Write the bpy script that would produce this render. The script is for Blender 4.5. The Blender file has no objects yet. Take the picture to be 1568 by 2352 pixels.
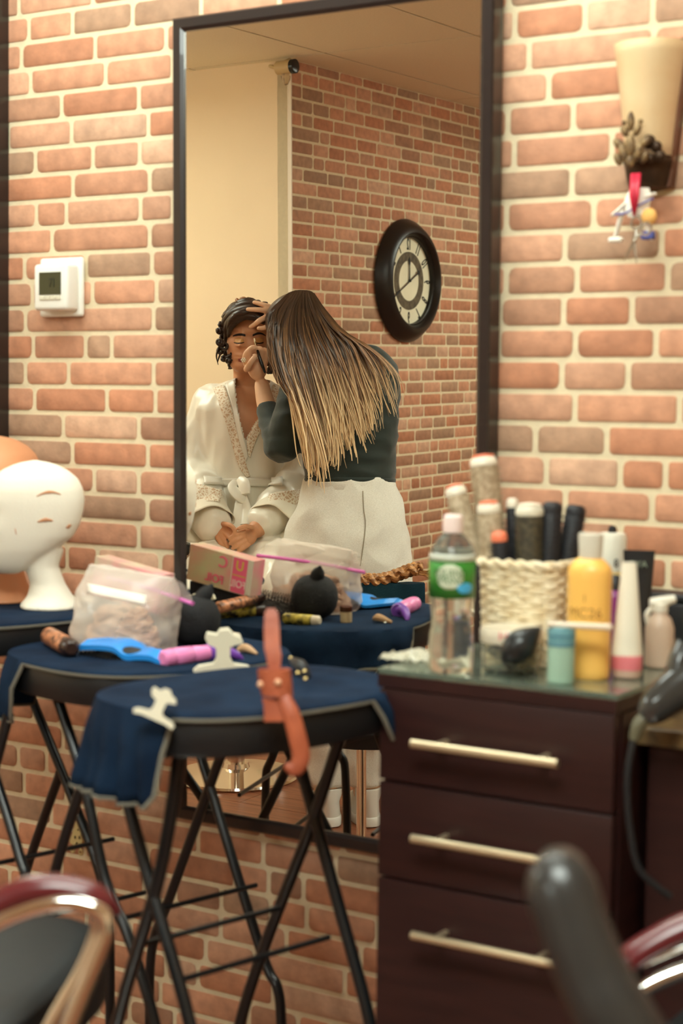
import bpy, bmesh, math, random
from math import sin, cos, pi, radians
from mathutils import Vector as V, Matrix, Euler, noise
from mathutils.bvhtree import BVHTree
rnd = random.Random(7)
S = bpy.context.scene
COL = S.collection

# ---------------------------------------------------------------- survey of the room (metres)
D, HC = 2.43, 1.30                      # camera to mirror wall, camera height
F_PX = 3877.0
YAW, PIT, ROL, TILT = radians(32.35), radians(3.9), radians(.76), radians(.8)
fw = V((-sin(YAW)*cos(PIT), cos(YAW)*cos(PIT), -sin(PIT)))
rt0 = V((cos(YAW), sin(YAW), 0)); up0 = rt0.cross(fw)
RT = cos(ROL)*rt0 + sin(ROL)*up0
UP = -sin(ROL)*rt0 + cos(ROL)*up0
CAM = V((0, -D, HC))
MN = V((0, -cos(TILT), -sin(TILT)))     # mirror normal: the top leans a little into the room
M0 = V((0, -.03, HC-.45))
def ray(x, y): return (x-784)/F_PX*RT - (y-1176)/F_PX*UP + fw
def refl(q): return q - 2*((q-M0).dot(MN))*MN
def rdir(v): return v - 2*v.dot(MN)*MN
def hy(x, y, Y): d = ray(x, y); return CAM + d*((Y-CAM.y)/d.y)
def hx(x, y, X): d = ray(x, y); return CAM + d*((X-CAM.x)/d.x)
def hz(x, y, Z): d = ray(x, y); return CAM + d*((Z-CAM.z)/d.z)
def dep(x, y, s): return CAM + ray(x, y)*s
def mdep(x, y, s): return refl(dep(x, y, s))
def _m(x, y, k, val):
    a = mdep(x, y, 0); b = mdep(x, y, 1)
    return a + (b-a)*((val-a[k])/(b[k]-a[k]))
def mx(x, y, X): return _m(x, y, 0, X)
def my(x, y, Y): return _m(x, y, 1, Y)
def mz(x, y, Z): return _m(x, y, 2, Z)
def hplane(x, y, p, n):
    d = ray(x, y); return CAM + d*((p-CAM).dot(n)/d.dot(n))
ER, EU, EW = rdir(RT), rdir(UP), rdir(fw)

# ---------------------------------------------------------------- materials
def lin(c):
    return tuple(((v/255+.055)/1.055)**2.4 if v > 10 else v/255/12.92 for v in c)
MATS = {}
def mat(name, rgb, rough=.5, metal=0, var=0, vscale=20, bump=0, bscale=60, trans=0, ior=1.45, spec=.5, sheen=0, coat=0, alpha=1, rgb2=None, stretch=None, emit=0, attr=None, sss=0):
    if name in MATS: return MATS[name]
    m = bpy.data.materials.new(name); m.use_nodes = True
    nt = m.node_tree; N = nt.nodes; L = nt.links
    b = N['Principled BSDF']
    c = lin(rgb) + (1,)
    b.inputs['Base Color'].default_value = c
    b.inputs['Roughness'].default_value = rough
    b.inputs['Metallic'].default_value = metal
    b.inputs['IOR'].default_value = ior
    b.inputs['Specular IOR Level'].default_value = spec
    b.inputs['Transmission Weight'].default_value = trans
    b.inputs['Sheen Weight'].default_value = sheen
    b.inputs['Coat Weight'].default_value = coat
    b.inputs['Alpha'].default_value = alpha
    if sss:
        b.inputs['Subsurface Weight'].default_value = sss
        b.inputs['Subsurface Radius'].default_value = (.012, .005, .003)
        b.inputs['Subsurface Scale'].default_value = .6
    if emit:
        b.inputs['Emission Color'].default_value = c
        b.inputs['Emission Strength'].default_value = emit
    co = None
    if var or bump or rgb2 or attr:
        tc = N.new('ShaderNodeTexCoord'); mp = N.new('ShaderNodeMapping')
        L.new(tc.outputs['Object'], mp.inputs['Vector'])
        if stretch: mp.inputs['Scale'].default_value = stretch
        co = mp.outputs['Vector']
    src = None
    if attr:
        at = N.new('ShaderNodeVertexColor'); at.layer_name = attr; src = at.outputs['Color']
    if var or rgb2:
        nz = N.new('ShaderNodeTexNoise'); nz.inputs['Scale'].default_value = vscale; nz.inputs['Detail'].default_value = 5
        L.new(co, nz.inputs['Vector'])
        if src is None:
            mix = N.new('ShaderNodeMix'); mix.data_type = 'RGBA'
            c2 = lin(rgb2)+(1,) if rgb2 else tuple(v*(1-var) for v in c[:3])+(1,)
            mix.inputs[6].default_value = c; mix.inputs[7].default_value = c2
            rp = N.new('ShaderNodeMapRange'); rp.inputs[1].default_value = .35; rp.inputs[2].default_value = .65
            L.new(nz.outputs['Fac'], rp.inputs[0]); L.new(rp.outputs[0], mix.inputs[0]); src = mix.outputs[2]
        else:
            mix = N.new('ShaderNodeMix'); mix.data_type = 'RGBA'; mix.blend_type = 'MULTIPLY'; mix.inputs[0].default_value = 1
            rp = N.new('ShaderNodeMapRange'); rp.inputs[1].default_value = .3; rp.inputs[2].default_value = .7; rp.inputs[3].default_value = 1-var; rp.inputs[4].default_value = 1+var*.4
            L.new(nz.outputs['Fac'], rp.inputs[0]); L.new(src, mix.inputs[6]); L.new(rp.outputs[0], mix.inputs[7]); src = mix.outputs[2]
    if src is not None: L.new(src, b.inputs['Base Color'])
    if bump:
        n2 = N.new('ShaderNodeTexNoise'); n2.inputs['Scale'].default_value = bscale; n2.inputs['Detail'].default_value = 4
        L.new(co, n2.inputs['Vector'])
        bp = N.new('ShaderNodeBump'); bp.inputs['Strength'].default_value = bump; bp.inputs['Distance'].default_value = .004
        L.new(n2.outputs['Fac'], bp.inputs['Height']); L.new(bp.outputs['Normal'], b.inputs['Normal'])
    MATS[name] = m
    return m

def catmull(pts, n):
    """resample a polyline smoothly into n points (each point a tuple/Vector of any size)"""
    P = [tuple(p) for p in pts]; k = len(P)
    if k == 2: return [tuple(P[0][j]+(P[1][j]-P[0][j])*i/(n-1) for j in range(len(P[0]))) for i in range(n)]
    out = []
    for i in range(n):
        t = i/(n-1)*(k-1); a = min(int(t), k-2); f = t-a
        p0 = P[max(a-1, 0)]; p1 = P[a]; p2 = P[a+1]; p3 = P[min(a+2, k-1)]
        out.append(tuple(.5*((2*p1[j]) + (-p0[j]+p2[j])*f + (2*p0[j]-5*p1[j]+4*p2[j]-p3[j])*f*f + (-p0[j]+3*p1[j]-3*p2[j]+p3[j])*f**3) for j in range(len(p1))))
    return out

# ---------------------------------------------------------------- mesh builder
class MB:
    def __init__(s): s.b = bmesh.new(); s.mi = 0; s.col = None
    def face(s, vs):
        try:
            f = s.b.faces.new(vs); f.material_index = s.mi; return f
        except ValueError: return None
    def rings(s, R, closed=True, cap0=True, cap1=True, loop=False):
        VV = [[s.b.verts.new(p) for p in r] for r in R]
        n = len(VV[0]); m = len(VV)
        for i in range(m if loop else m-1):
            A = VV[i]; Bq = VV[(i+1) % m]
            for j in range(n if closed else n-1):
                k = (j+1) % n; s.face((A[j], A[k], Bq[k], Bq[j]))
        if not loop and closed:
            if cap0: s.face(list(reversed(VV[0])))
            if cap1: s.face(VV[-1])
        return VV
    def box(s, c, d, rot=None, bev=0):
        M = rot.to_matrix() if isinstance(rot, Euler) else (rot or Matrix.Identity(3))
        x, y, z = d[0]/2, d[1]/2, d[2]/2; c = V(c)
        if not bev:
            vs = [s.b.verts.new(c + M @ V((a*x, b*y, e*z))) for a in (-1, 1) for b in (-1, 1) for e in (-1, 1)]
            for q in ((0,1,3,2), (4,6,7,5), (0,4,5,1), (2,3,7,6), (0,2,6,4), (1,5,7,3)): s.face([vs[i] for i in q])
        else:
            e = min(bev, x*.98, y*.98, z*.98); R = []
            def rr(hx_, hy_, z_, r):
                o = []
                for (sx, sy, a0) in ((1, 1, 0), (-1, 1, 90), (-1, -1, 180), (1, -1, 270)):
                    for k in range(4):
                        a = radians(a0+k*30); o.append(c + M @ V((sx*(hx_-r)+r*cos(a), sy*(hy_-r)+r*sin(a), z_)))
                return o
            for k in range(4):
                a = radians(k*30); R.append(rr(x-e+e*sin(a), y-e+e*sin(a), -z+e-e*cos(a), max(e*sin(a), e*.15)+1e-5))
            for k in range(3, -1, -1):
                a = radians(k*30); R.append(rr(x-e+e*sin(a), y-e+e*sin(a), z-e+e*cos(a), max(e*sin(a), e*.15)+1e-5))
            s.rings(R)
        return s
    def tube(s, path, rad, seg=10, n=None, flat=1.0, updir=None, caps=True, round_end=False):
        """tube along a path of points; rad a number or a list of radii; flat squeezes the section along its second axis"""
        P = [V(p) for p in path]
        R = [rad]*len(P) if isinstance(rad, (int, float)) else list(rad)
        if n:
            q = catmull([tuple(p)+(r,) for p, r in zip(P, R)], n); P = [V(a[:3]) for a in q]; R = [max(a[3], 1e-5) for a in q]
        if round_end:
            for end in (0, -1):
                a = P[end]; b = P[1] if end == 0 else P[-2]; d = (a-b).normalized(); r = R[end]
                new = [(a + d*r*sin(radians(t)), r*max(cos(radians(t)), .05)) for t in (30, 60, 85)]
                if end == 0: P = [x for x, _ in reversed(new)]+P; R = [x for _, x in reversed(new)]+R
                else: P = P+[x for x, _ in new]; R = R+[x for _, x in new]
        T = [(P[min(i+1, len(P)-1)]-P[max(i-1, 0)]).normalized() for i in range(len(P))]
        u = V(updir) if updir else (V((0, 0, 1)) if abs(T[0].z) < .9 else V((1, 0, 0)))
        out = []
        for p, t, r in zip(P, T, R):
            a = u - t*u.dot(t)
            if a.length < 1e-6: a = t.orthogonal()
            a.normalize(); b = t.cross(a); u = a
            out.append([p + (a*cos(2*pi*k/seg)*flat + b*sin(2*pi*k/seg))*r for k in range(seg)])
        return s.rings(out, cap0=caps, cap1=caps)
    def lathe(s, prof, c=(0, 0, 0), seg=24, M=None, caps=True, sx=1, sy=1):
        M = M or Matrix.Identity(3); c = V(c)
        return s.rings([[c + M @ V((max(r, 1e-4)*cos(2*pi*k/seg)*sx, max(r, 1e-4)*sin(2*pi*k/seg)*sy, z)) for k in range(seg)] for r, z in prof], cap0=caps, cap1=caps)
    def ball(s, c, r, seg=16, M=None):
        if isinstance(r, (int, float)): r = (r, r, r)
        M = M or Matrix.Identity(3); c = V(c); R = []
        for i in range(seg//2+1):
            a = max(.02, min(pi-.02, pi*i/(seg//2)))
            R.append([c + M @ V((r[0]*sin(a)*cos(2*pi*k/seg), r[1]*sin(a)*sin(2*pi*k/seg), -r[2]*cos(a))) for k in range(seg)])
        return s.rings(R)
    def grid(s, fn, nu, nv):
        """open sheet fn(u,v) for u,v in 0..1"""
        return s.rings([[V(fn(i/nu, j/nv)) for i in range(nu+1)] for j in range(nv+1)], closed=False)
    def prism(s, poly, z0, z1, M=None, c=(0, 0, 0)):
        """extrude a 2D polygon between two heights of its own frame"""
        M = M or Matrix.Identity(3); c = V(c)
        return s.rings([[c + M @ V((x, y, z)) for x, y in poly] for z in (z0, z1)])
    def mesh(s, name, mats):
        bmesh.ops.recalc_face_normals(s.b, faces=s.b.faces)
        me = bpy.data.meshes.new(name); s.b.to_mesh(me); s.b.free()
        for m in (mats if isinstance(mats, (list, tuple)) else [mats]): me.materials.append(m)
        return me
    def obj(s, name, mats, parent=None, smooth=40, world=True, sub=0, solid=0, label=None):
        """link as ONE object. world: the coordinates are world ones (parents carry no rotation then)"""
        me = s.mesh(name, mats); o = bpy.data.objects.new(name, me); COL.objects.link(o)
        if parent is not None:
            o.parent = parent
            if world:
                p = parent; off = V((0, 0, 0))
                while p is not None: off += V(p.location); p = p.parent
                me.transform(Matrix.Translation(-off))
        elif world and me.vertices:
            xs = [v.co for v in me.vertices]
            lo = V([min(a[i] for a in xs) for i in range(3)]); hi = V([max(a[i] for a in xs) for i in range(3)])
            c = V(((lo.x+hi.x)/2, (lo.y+hi.y)/2, lo.z)); me.transform(Matrix.Translation(-c)); o.location = c
        if smooth:
            me.polygons.foreach_set('use_smooth', [True]*len(me.polygons))
            try: me.set_sharp_from_angle(angle=radians(smooth))
            except Exception: pass
        if solid:
            k = o.modifiers.new('thickness', 'SOLIDIFY'); k.thickness = solid; k.offset = 0
        if sub:
            k = o.modifiers.new('smooth', 'SUBSURF'); k.levels = sub; k.render_levels = sub
        if label: o['label'] = label
        return o

def thing(name, label, cat, loc=(0, 0, 0), rot=(0, 0, 0), group=None):
    o = bpy.data.objects.new(name, None); COL.objects.link(o); o.empty_display_size = .05
    o.location = loc; o.rotation_euler = rot
    o['label'] = label; o['category'] = cat
    if group: o['group'] = group
    return o
def tag(o, label, cat, group=None, kind=None):
    o['label'] = label; o['category'] = cat
    if group: o['group'] = group
    if kind: o['kind'] = kind
    return o
def struct(o): o['kind'] = 'structure'; return o
def text_mesh(body, size, M, parent, m, name='lettering', depth=.0006, shear=0, sx=1, bold=0):
    cu = bpy.data.curves.new('t', 'FONT'); cu.body = body; cu.size = size; cu.align_x = 'CENTER'; cu.align_y = 'CENTER'
    cu.extrude = depth; cu.shear = shear; cu.offset = bold
    o = bpy.data.objects.new('t', cu); COL.objects.link(o)
    dg = bpy.context.evaluated_depsgraph_get(); me = bpy.data.meshes.new_from_object(o.evaluated_get(dg))
    bpy.data.objects.remove(o); me.name = name; me.materials.clear(); me.materials.append(m)
    me.transform(Matrix.Scale(sx, 4, (1, 0, 0))); me.transform(M)
    r = bpy.data.objects.new(name, me); COL.objects.link(r); r.parent = parent
    return r
def frame3(xa, ya, za): return Matrix((xa, ya, za)).transposed()
def remeshed(mb, name, mats, parent, voxel, smooth_it=6, extra=None):
    """one continuous skin grown over overlapping limbs"""
    me = mb.mesh(name, mats); o = bpy.data.objects.new(name, me); COL.objects.link(o)
    k = o.modifiers.new('r', 'REMESH'); k.mode = 'VOXEL'; k.voxel_size = voxel; k.use_smooth_shade = True
    k = o.modifiers.new('s', 'SMOOTH'); k.factor = .5; k.iterations = smooth_it
    dg = bpy.context.evaluated_depsgraph_get()
    m2 = bpy.data.meshes.new_from_object(o.evaluated_get(dg)); o.modifiers.clear(); o.data = m2; bpy.data.meshes.remove(me)
    m2.name = name
    if not m2.materials:
        for m in (mats if isinstance(mats, (list, tuple)) else [mats]): m2.materials.append(m)
    if extra: extra(m2)
    bvh = BVHTree.FromPolygons([v.co.copy() for v in m2.vertices], [tuple(p.vertices) for p in m2.polygons])
    off = V((0, 0, 0)); p = parent
    while p is not None: off += V(p.location); p = p.parent
    m2.transform(Matrix.Translation(-off)); o.parent = parent
    m2.polygons.foreach_set('use_smooth', [True]*len(m2.polygons))
    return o, bvh
VC = refl(CAM)                            # where the mirror's image of the lens lies: sight lines into the room start here
def on_surface(bvh, px, py, off=.002):
    d = rdir(ray(px, py)).normalized(); h = bvh.ray_cast(VC, d)
    return (h[0] + h[1]*off if h[0] is not None else None), d
def strip_on(bvh, rows, name, m, parent, off=.002, thick=.0015, label=None):
    """a sheet laid on a body: rows of sighted points, each lifted off the surface"""
    mb = MB(); R = []; last = None
    for row in rows:
        r = []
        for px, py in row:
            p, d = on_surface(bvh, px, py, off)
            if p is None: p = last
            if p is None: continue
            last = p; r.append(p)
        R.append(r)
    n = min(len(r) for r in R); R = [r[:n] for r in R]
    mb.rings(R, closed=False)
    return mb.obj(name, m, parent, solid=thick, label=label)
def lerp(a, b, t): return a+(b-a)*t
# ---------------------------------------------------------------- camera
cd = bpy.data.cameras.new('camera'); camo = bpy.data.objects.new('camera', cd); COL.objects.link(camo)
cd.sensor_width = 36; cd.sensor_height = 36; cd.sensor_fit = 'AUTO'; cd.lens = F_PX*36/2352
camo.matrix_world = Matrix.Translation(CAM) @ frame3(RT, UP, -fw).to_4x4()
cd.clip_start = .05
cd.dof.use_dof = True; cd.dof.focus_distance = 4.7; cd.dof.aperture_fstop = cd.lens/13.0
S.camera = camo
S.view_settings.view_transform = 'Standard'; S.view_settings.look = 'None'; S.view_settings.gamma = 1
S.view_settings.use_curve_mapping = False
S.view_settings.exposure = 0.08
S.cycles.use_denoising = True
S.cycles.max_bounces = 10; S.cycles.transmission_bounces = 8; S.cycles.glossy_bounces = 6; S.cycles.caustics_reflective = True; S.cycles.caustics_refractive = True
S.cycles.sample_clamp_indirect = 6

# ---------------------------------------------------------------- brick-faced walls
M_BRICK = mat('brick', (200, 120, 80), rough=.75, attr='Col', var=.22, vscale=38, bump=.25, bscale=120)
M_MORTAR = mat('mortar', (230, 213, 178), rough=.9, var=.08, vscale=60, bump=.2, bscale=200)
BRICKS = [((203, 146, 114), 5), ((194, 133, 100), 4), ((208, 156, 125), 3), ((184, 136, 107), 2), ((178, 140, 112), 2), ((212, 168, 138), 1)]
BR = [c for c, k in BRICKS for _ in range(k)]
COURSE = .0206*D
Z_REF = hy(391, 763, 0).z                       # a bed joint read off the wall
def brick_wall(name, o, ud, length, z0, z1, nrm, joints=None, seed=1, lens=(.075, .11, .15, .17, .2, .11, .15)):
    """mortar sheet with every brick raised from it; joints maps a course to joint positions read off the photo"""
    r = random.Random(seed); mb = MB(); o = V(o); ud = V(ud); nrm = V(nrm); zd = V((0, 0, 1))
    cl = mb.b.loops.layers.float_color.new('Col')
    mb.mi = 1
    mb.rings([[o + zd*z0, o + ud*length + zd*z0, o + ud*length + zd*z0 - nrm*.06, o + zd*z0 - nrm*.06], [o + zd*z1, o + ud*length + zd*z1, o + ud*length + zd*z1 - nrm*.06, o + zd*z1 - nrm*.06]])
    mb.mi = 0
    k0 = math.floor((Z_REF-z1)/COURSE); k1 = math.ceil((Z_REF-z0)/COURSE)
    g = .005
    for k in range(k0, k1+1):
        zt = min(Z_REF - k*COURSE - g*.9, z1-.002); zb = max(Z_REF-(k+1)*COURSE + g*.9, z0+.002)
        if zt-zb < .006: continue
        js = sorted(joints.get(k, [])) if joints else []
        xs = [0.0]; gaps = []
        seq = [0.0]+js+[length]
        for a, b in zip(seq, seq[1:]):
            fixed = joints and js and a in js and b in js and (b-a) < .34
            x = a
            if not fixed:
                while b-x > .26:
                    x += r.choice(lens)*r.uniform(.95, 1.05)
                    if b-x < .05: x = b-.08
                    xs.append(x)
                if b-x > .2 and not (js and (a in js or b in js) and b-x < .235): xs.append((x+b)/2)
            xs.append(b)
        xs = sorted(set(xs))
        for a, b in zip(xs, xs[1:]):
            if b-a < .02: continue
            x0, x1 = a+g, b-g; zm = (zt+zb)/2; h = zt-zb
            col = lin(r.choice(BR)); f = r.uniform(.88, 1.1); col = tuple(min(1, c*f) for c in col)+(1,)
            def ring(inset, lift):
                pts = []
                for (cx, cz, sx, sz) in ((x1, zt, 1, 1), (x0, zt, -1, 1), (x0, zb, -1, -1), (x1, zb, 1, -1)):
                    rad = rr_[(sx, sz)]
                    ccx, ccz = cx-sx*(rad+inset), cz-sz*(rad+inset)
                    st = {(1, 1): 0, (-1, 1): 90, (-1, -1): 180, (1, -1): 270}[(sx, sz)]
                    for q in range(3):
                        an = radians(st+q*45); pts.append(o + ud*(ccx+rad*cos(an)) + zd*(ccz+rad*sin(an)) + nrm*lift)
                return pts
            rr_ = {q: min(r.choice((.004, .006, .006, .01)), h*.4) for q in ((1, 1), (-1, 1), (-1, -1), (1, -1))}
            nf = len(mb.b.faces)
            mb.rings([ring(0, .0), ring(.0002, .0012), ring(.0014, .0020)], cap0=False)
            mb.b.faces.ensure_lookup_table()
            for fc in mb.b.faces[nf:]:
                for lp in fc.loops: lp[cl] = col
    ob = mb.obj(name, [M_BRICK, M_MORTAR], smooth=30)
    return struct(ob)

LEFT = {0: (44, 214), 1: (67, 167, 305), 2: (50, 219), 3: (71, 243), 4: (142, 319), 5: (165, 341), 6: (82, 214, 321), 7: (168, 344), 8: (84, 153, 323), 9: (120, 344), 10: (57, 198), 11: (75, 213), 12: (59, 353), 13: (77, 197, 257), 14: (59, 158, 353), 15: (80, 246), 16: (146, 319), 17: (167, 340), 18: (82, 217, 319), 19: (167, 339), 20: (84, 319)}
RIGHT = {0: (1313,), 1: (1343,), 2: (1215, 1500), 3: (1260, 1480), 4: (1316, 1460), 5: (1181, 1405), 6: (1313, 1500), 7: (1163, 1363), 8: (1297, 1519), 9: (1325, 1533), 10: (1148, 1294), 11: (1321, 1506), 12: (1290, 1442), 13: (1320, 1560), 14: (1393,), 15: (1424,), 16: (1298, 1497), 17: (1425,)}
WX0, WX1 = -5.0, 1.6
J = {}
for k, xs in LEFT.items():
    for x in xs:
        z = Z_REF - (k-13+.5)*COURSE
        p = hy(x, 763 + (k-12.5)*60, 0)
        for _ in range(3):                          # pixel row in which this course runs at x
            y = 763 + (k-12.5)*60; lo, hi = -400, 2600
            for _b in range(30):
                mid = (lo+hi)/2
                if hy(x, mid, 0).z > z: lo = mid
                else: hi = mid
            p = hy(x, (lo+hi)/2, 0)
        J.setdefault(k-13, []).append(p.x-WX0)
for k, xs in RIGHT.items():
    kk = k+2
    for x in xs:
        z = Z_REF - (kk-13+.5)*COURSE; lo, hi = -400, 2600
        for _b in range(30):
            mid = (lo+hi)/2
            if hy(x, mid, 0).z > z: lo = mid
            else: hi = mid
        J.setdefault(kk-13, []).append(hy(x, (lo+hi)/2, 0).x-WX0)
CEIL = 2.45
CX, CY = -3.53, -2.86                             # the outside corner where plaster meets brick
brick_wall('wall_mirror', (WX0, 0, 0), (1, 0, 0), WX1-WX0, 0, CEIL, (0, -1, 0), J, seed=3)
brick_wall('wall_brick_side', (CX, CY, 0), (0, -1, 0), 4.2, 0, CEIL, (1, 0, 0), None, seed=11)

M_PEACH = mat('peach plaster', (244, 220, 184), rough=.85, var=.04, vscale=3, bump=.08, bscale=90)
M_CEIL = mat('ceiling tile', (246, 237, 212), rough=.95, var=.05, vscale=140, bump=.25, bscale=220)
M_WHITEP = mat('white paint', (232, 218, 196), rough=.5)
def slab(name, lo, hi, m):
    mb = MB(); lo = V(lo); hi = V(hi); mb.box((lo+hi)/2, hi-lo); return struct(mb.obj(name, m, smooth=0))
slab('wall_peach', (WX0, CY-.08, 0), (CX-.001, CY, CEIL), M_PEACH)
slab('wall_left', (WX0-.08, CY-.08, 0), (WX0, .06, CEIL), M_PEACH)
slab('wall_right', (WX1, CY-4.2, 0), (WX1+.08, .06, CEIL), M_PEACH)
slab('wall_rear', (CX-.06, CY-4.28, 0), (WX1+.08, CY-4.2, CEIL), M_PEACH)
slab('trim_1', (CX-.012, CY-.002, 0), (CX+.004, CY+.004, CEIL-.001), M_WHITEP)
# suspended ceiling: panels laid between shallow dark joints
mb = MB(); gx, gy = -3.356, -2.82                 # one joint crossing read off the mirror
TX, TY = .61, 1.22
i0 = math.floor((WX0-gx)/TX); i1 = math.ceil((WX1-gx)/TX); j0 = math.floor((CY-4.2-gy)/TY); j1 = math.ceil((0-gy)/TY)
for i in range(i0, i1):
    for j in range(j0, j1):
        x0, x1 = max(gx+i*TX, WX0), min(gx+(i+1)*TX, WX1); y0, y1 = max(gy+j*TY, CY-4.2), min(gy+(j+1)*TY, 0)
        if x1-x0 > .03 and y1-y0 > .03: mb.box(((x0+x1)/2, (y0+y1)/2, CEIL+.006), (x1-x0-.011, y1-y0-.011, .012))
mb.mi = 1; mb.box(((WX0+WX1)/2, (CY-4.2)/2, CEIL+.03), (WX1-WX0+.1, 4.2-CY+.1, .03))
struct(mb.obj('ceiling', [M_CEIL, mat('brown joint strip', (96, 72, 52), rough=.9)], smooth=0))  # brown backing shows in the joints between the tiles
# floor: brown wood boards
M_FLOOR = mat('wood floor', (146, 88, 58), rough=.35, rgb2=(118, 68, 44), vscale=6, stretch=(1.2, 14, 1), bump=.1, bscale=20)
mb = MB()
y = CY-4.2; ri = 0
while y < 0:
    x = WX0 - (ri % 3)*.4
    while x < WX1:
        a, b = max(x, WX0), min(x+1.2, WX1); mb.box(((a+b)/2, y+.06, -.01), (b-a-.002, .118, .02)); x += 1.2
    y += .12; ri += 1
mb.mi = 1; mb.box(((WX0+WX1)/2, (CY-4.2)/2, -.03), (WX1-WX0+.1, 4.2-CY+.1, .02))
struct(mb.obj('floor', [M_FLOOR, mat('floor joint', (60, 36, 26), rough=.9)], smooth=0))

# ---------------------------------------------------------------- ceiling lamps (out of the frame; rear and far left ones added as fill) 
def ceiling_lamp(x, y, w, l, power, label, rgb=(255, 226, 188)):
    t = thing('ceiling_light', label, 'ceiling light', (x, y, CEIL-.06))
    mb = MB()
    for sx in (-1, 1): mb.box((x+sx*(w/2+.012), y, CEIL-.03), (.024, l+.048, .06))
    for sy in (-1, 1): mb.box((x, y+sy*(l/2+.012), CEIL-.03), (w, .024, .06))
    mb.obj('frame', mat('lamp frame', (225, 222, 214), rough=.4), t, smooth=0)
    mb = MB(); mb.box((x, y, CEIL-.065), (w, l, .07), bev=.012)
    mb.obj('diffuser', mat('lamp diffuser %g' % power, rgb, emit=power), t)
LAMPS = True
# ---------------------------------------------------------------- mirrors
M_FRAME = mat('dark espresso frame', (38, 30, 28), rough=.28, coat=.3)
M_MIRROR = mat('silvered glass', (236, 232, 222), rough=0.0, metal=1)
MUP = V((0, -sin(TILT), cos(TILT)))
def mirror(label, xl, xr, zb, zt, w, M0_, tilt_n, tilt_u):
    P = lambda x, z, d: M0_ + V((x, 0, 0)) + tilt_u*(z-M0_.z) + tilt_n*d
    t = thing('mirror', label, 'mirror', ((xl+xr)/2, 0, zb))
    mb = MB()
    loops = []
    for (ins, d) in ((0, -.026), (0, .004), (.003, .007), (w-.006, .007), (w, .003), (w, -.004)):
        loops.append([P(xl+ins, zb+ins, d), P(xr-ins, zb+ins, d), P(xr-ins, zt-ins, d), P(xl+ins, zt-ins, d)])
    mb.rings(loops, cap0=True, cap1=False)
    mb.obj('frame', M_FRAME, t, smooth=0)
    mb = MB(); mb.rings([[P(xl+w-.004, zb+w-.004, d), P(xr-w+.004, zb+w-.004, d), P(xr-w+.004, zt-w+.004, d), P(xl+w-.004, zt-w+.004, d)] for d in (-.006, 0)])
    mb.obj('glass', M_MIRROR, t, smooth=0)
    return t
pf = M0 + MN*.007
tl = hplane(395, 42, pf, MN); bl = hplane(399, 1878, pf, MN); rr = hplane(1127, 520, pf, MN)
MXL, MXR, MZT, MZB = (tl.x+bl.x)/2-.001, rr.x, tl.z, bl.z
mirror('tall wall mirror in a slim dark frame behind the tray tables', MXL, MXR, MZB, MZT, .024, M0, MN, MUP)
lm = hy(5, 700, -.02)
mirror('second dark framed mirror at the far left edge of the brick wall', lm.x-.62, lm.x, hy(4, 1040, -.02).z, 2.3, .024, V((0, -.028, 1.2)), V((0, -1, 0)), V((0, 0, 1)))

# ---------------------------------------------------------------- thermostat
M_WPL = mat('white plastic', (240, 238, 228), rough=.35)
a = hy(93, 594, -.012); b = hy(190, 727, -.012); c1 = hy(76, 607, -.05); c2 = hy(153, 712, -.05)
t = thing('thermostat', 'white digital thermostat on the brick wall left of the tall mirror', 'thermostat', ((a.x+b.x)/2, 0, b.z))
mb = MB(); mb.box(((a.x+b.x)/2, -.01, (a.z+b.z)/2), (b.x-a.x, .012, a.z-b.z), bev=.012); mb.obj('backplate', M_WPL, t)
mb = MB(); mb.box(((c1.x+c2.x)/2, -.032, (c1.z+c2.z)/2), (c2.x-c1.x, .036, c1.z-c2.z), bev=.007); body = mb.obj('body', M_WPL, t)
s1 = hy(90, 626, -.051); s2 = hy(139, 676, -.051)
mb = MB(); mb.box(((s1.x+s2.x)/2, -.0505, (s1.z+s2.z)/2), (s2.x-s1.x, .002, s1.z-s2.z)); mb.obj('screen', mat('lcd', (62, 62, 38), rough=.25), t, smooth=0)
text_mesh('71', .024, Matrix.Translation(V(((s1.x+s2.x)/2+.006, -.0518, (s1.z+s2.z)/2))-t.location) @ Euler((pi/2, 0, 0)).to_matrix().to_4x4(), t, mat('lcd digits', (42, 44, 30), rough=.3), 'digits', sx=.7)
for k in range(4):
    x = lerp(s1.x, s2.x, (k+.5)/4); z = hy(112, 684, -.051).z
    mb = MB(); mb.box((x, -.0505, z), ((s2.x-s1.x)/4.4, .003, .008), bev=.001); mb.obj('button', mat('button grey', (214, 208, 186), rough=.5), t)

# ---------------------------------------------------------------- wall sconce
M_BRONZE = mat('aged bronze', (74, 54, 38), rough=.45, metal=.6, var=.4, vscale=60)
M_GILT = mat('antique gilt', (150, 122, 82), rough=.5, metal=.35, rgb2=(84, 62, 42), vscale=90)
sc = hy(1468, 330, -.055); zt = hy(1468, 92, -.055).z; zs = hy(1468, 335, -.055).z; zc0 = hy(1468, 372, -.055).z; zc1 = hy(1468, 425, -.055).z
t = thing('wall_sconce', 'glass shaded wall sconce with bronze holder at the upper right of the brick wall', 'wall lamp', (sc.x, 0, zc1))
mb = MB(); n = 22
def half(r, z, ex=1.0): return [V((sc.x + r*cos(pi+pi*k/n), -.012 + r*1.05*sin(pi+pi*k/n)*ex, z)) for k in range(n+1)]
rt_, rb_ = (hy(1556, 120, -.03).x-hy(1397, 120, -.03).x)/2, (hy(1515, 330, -.03).x-hy(1412, 330, -.03).x)/2
prof = [(lerp(rb_, rt_, (i/10)**1.25), lerp(zs-.012, zt, i/10)) for i in range(11)]
mb.rings([half(r, z) for r, z in prof], closed=False)
M_SHADE = mat('frosted amber glass', (212, 186, 144), rough=.5, rgb2=(190, 146, 96), vscale=5, emit=.16)
mb.obj('shade', M_SHADE, t, solid=.004)
mb = MB()
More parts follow.
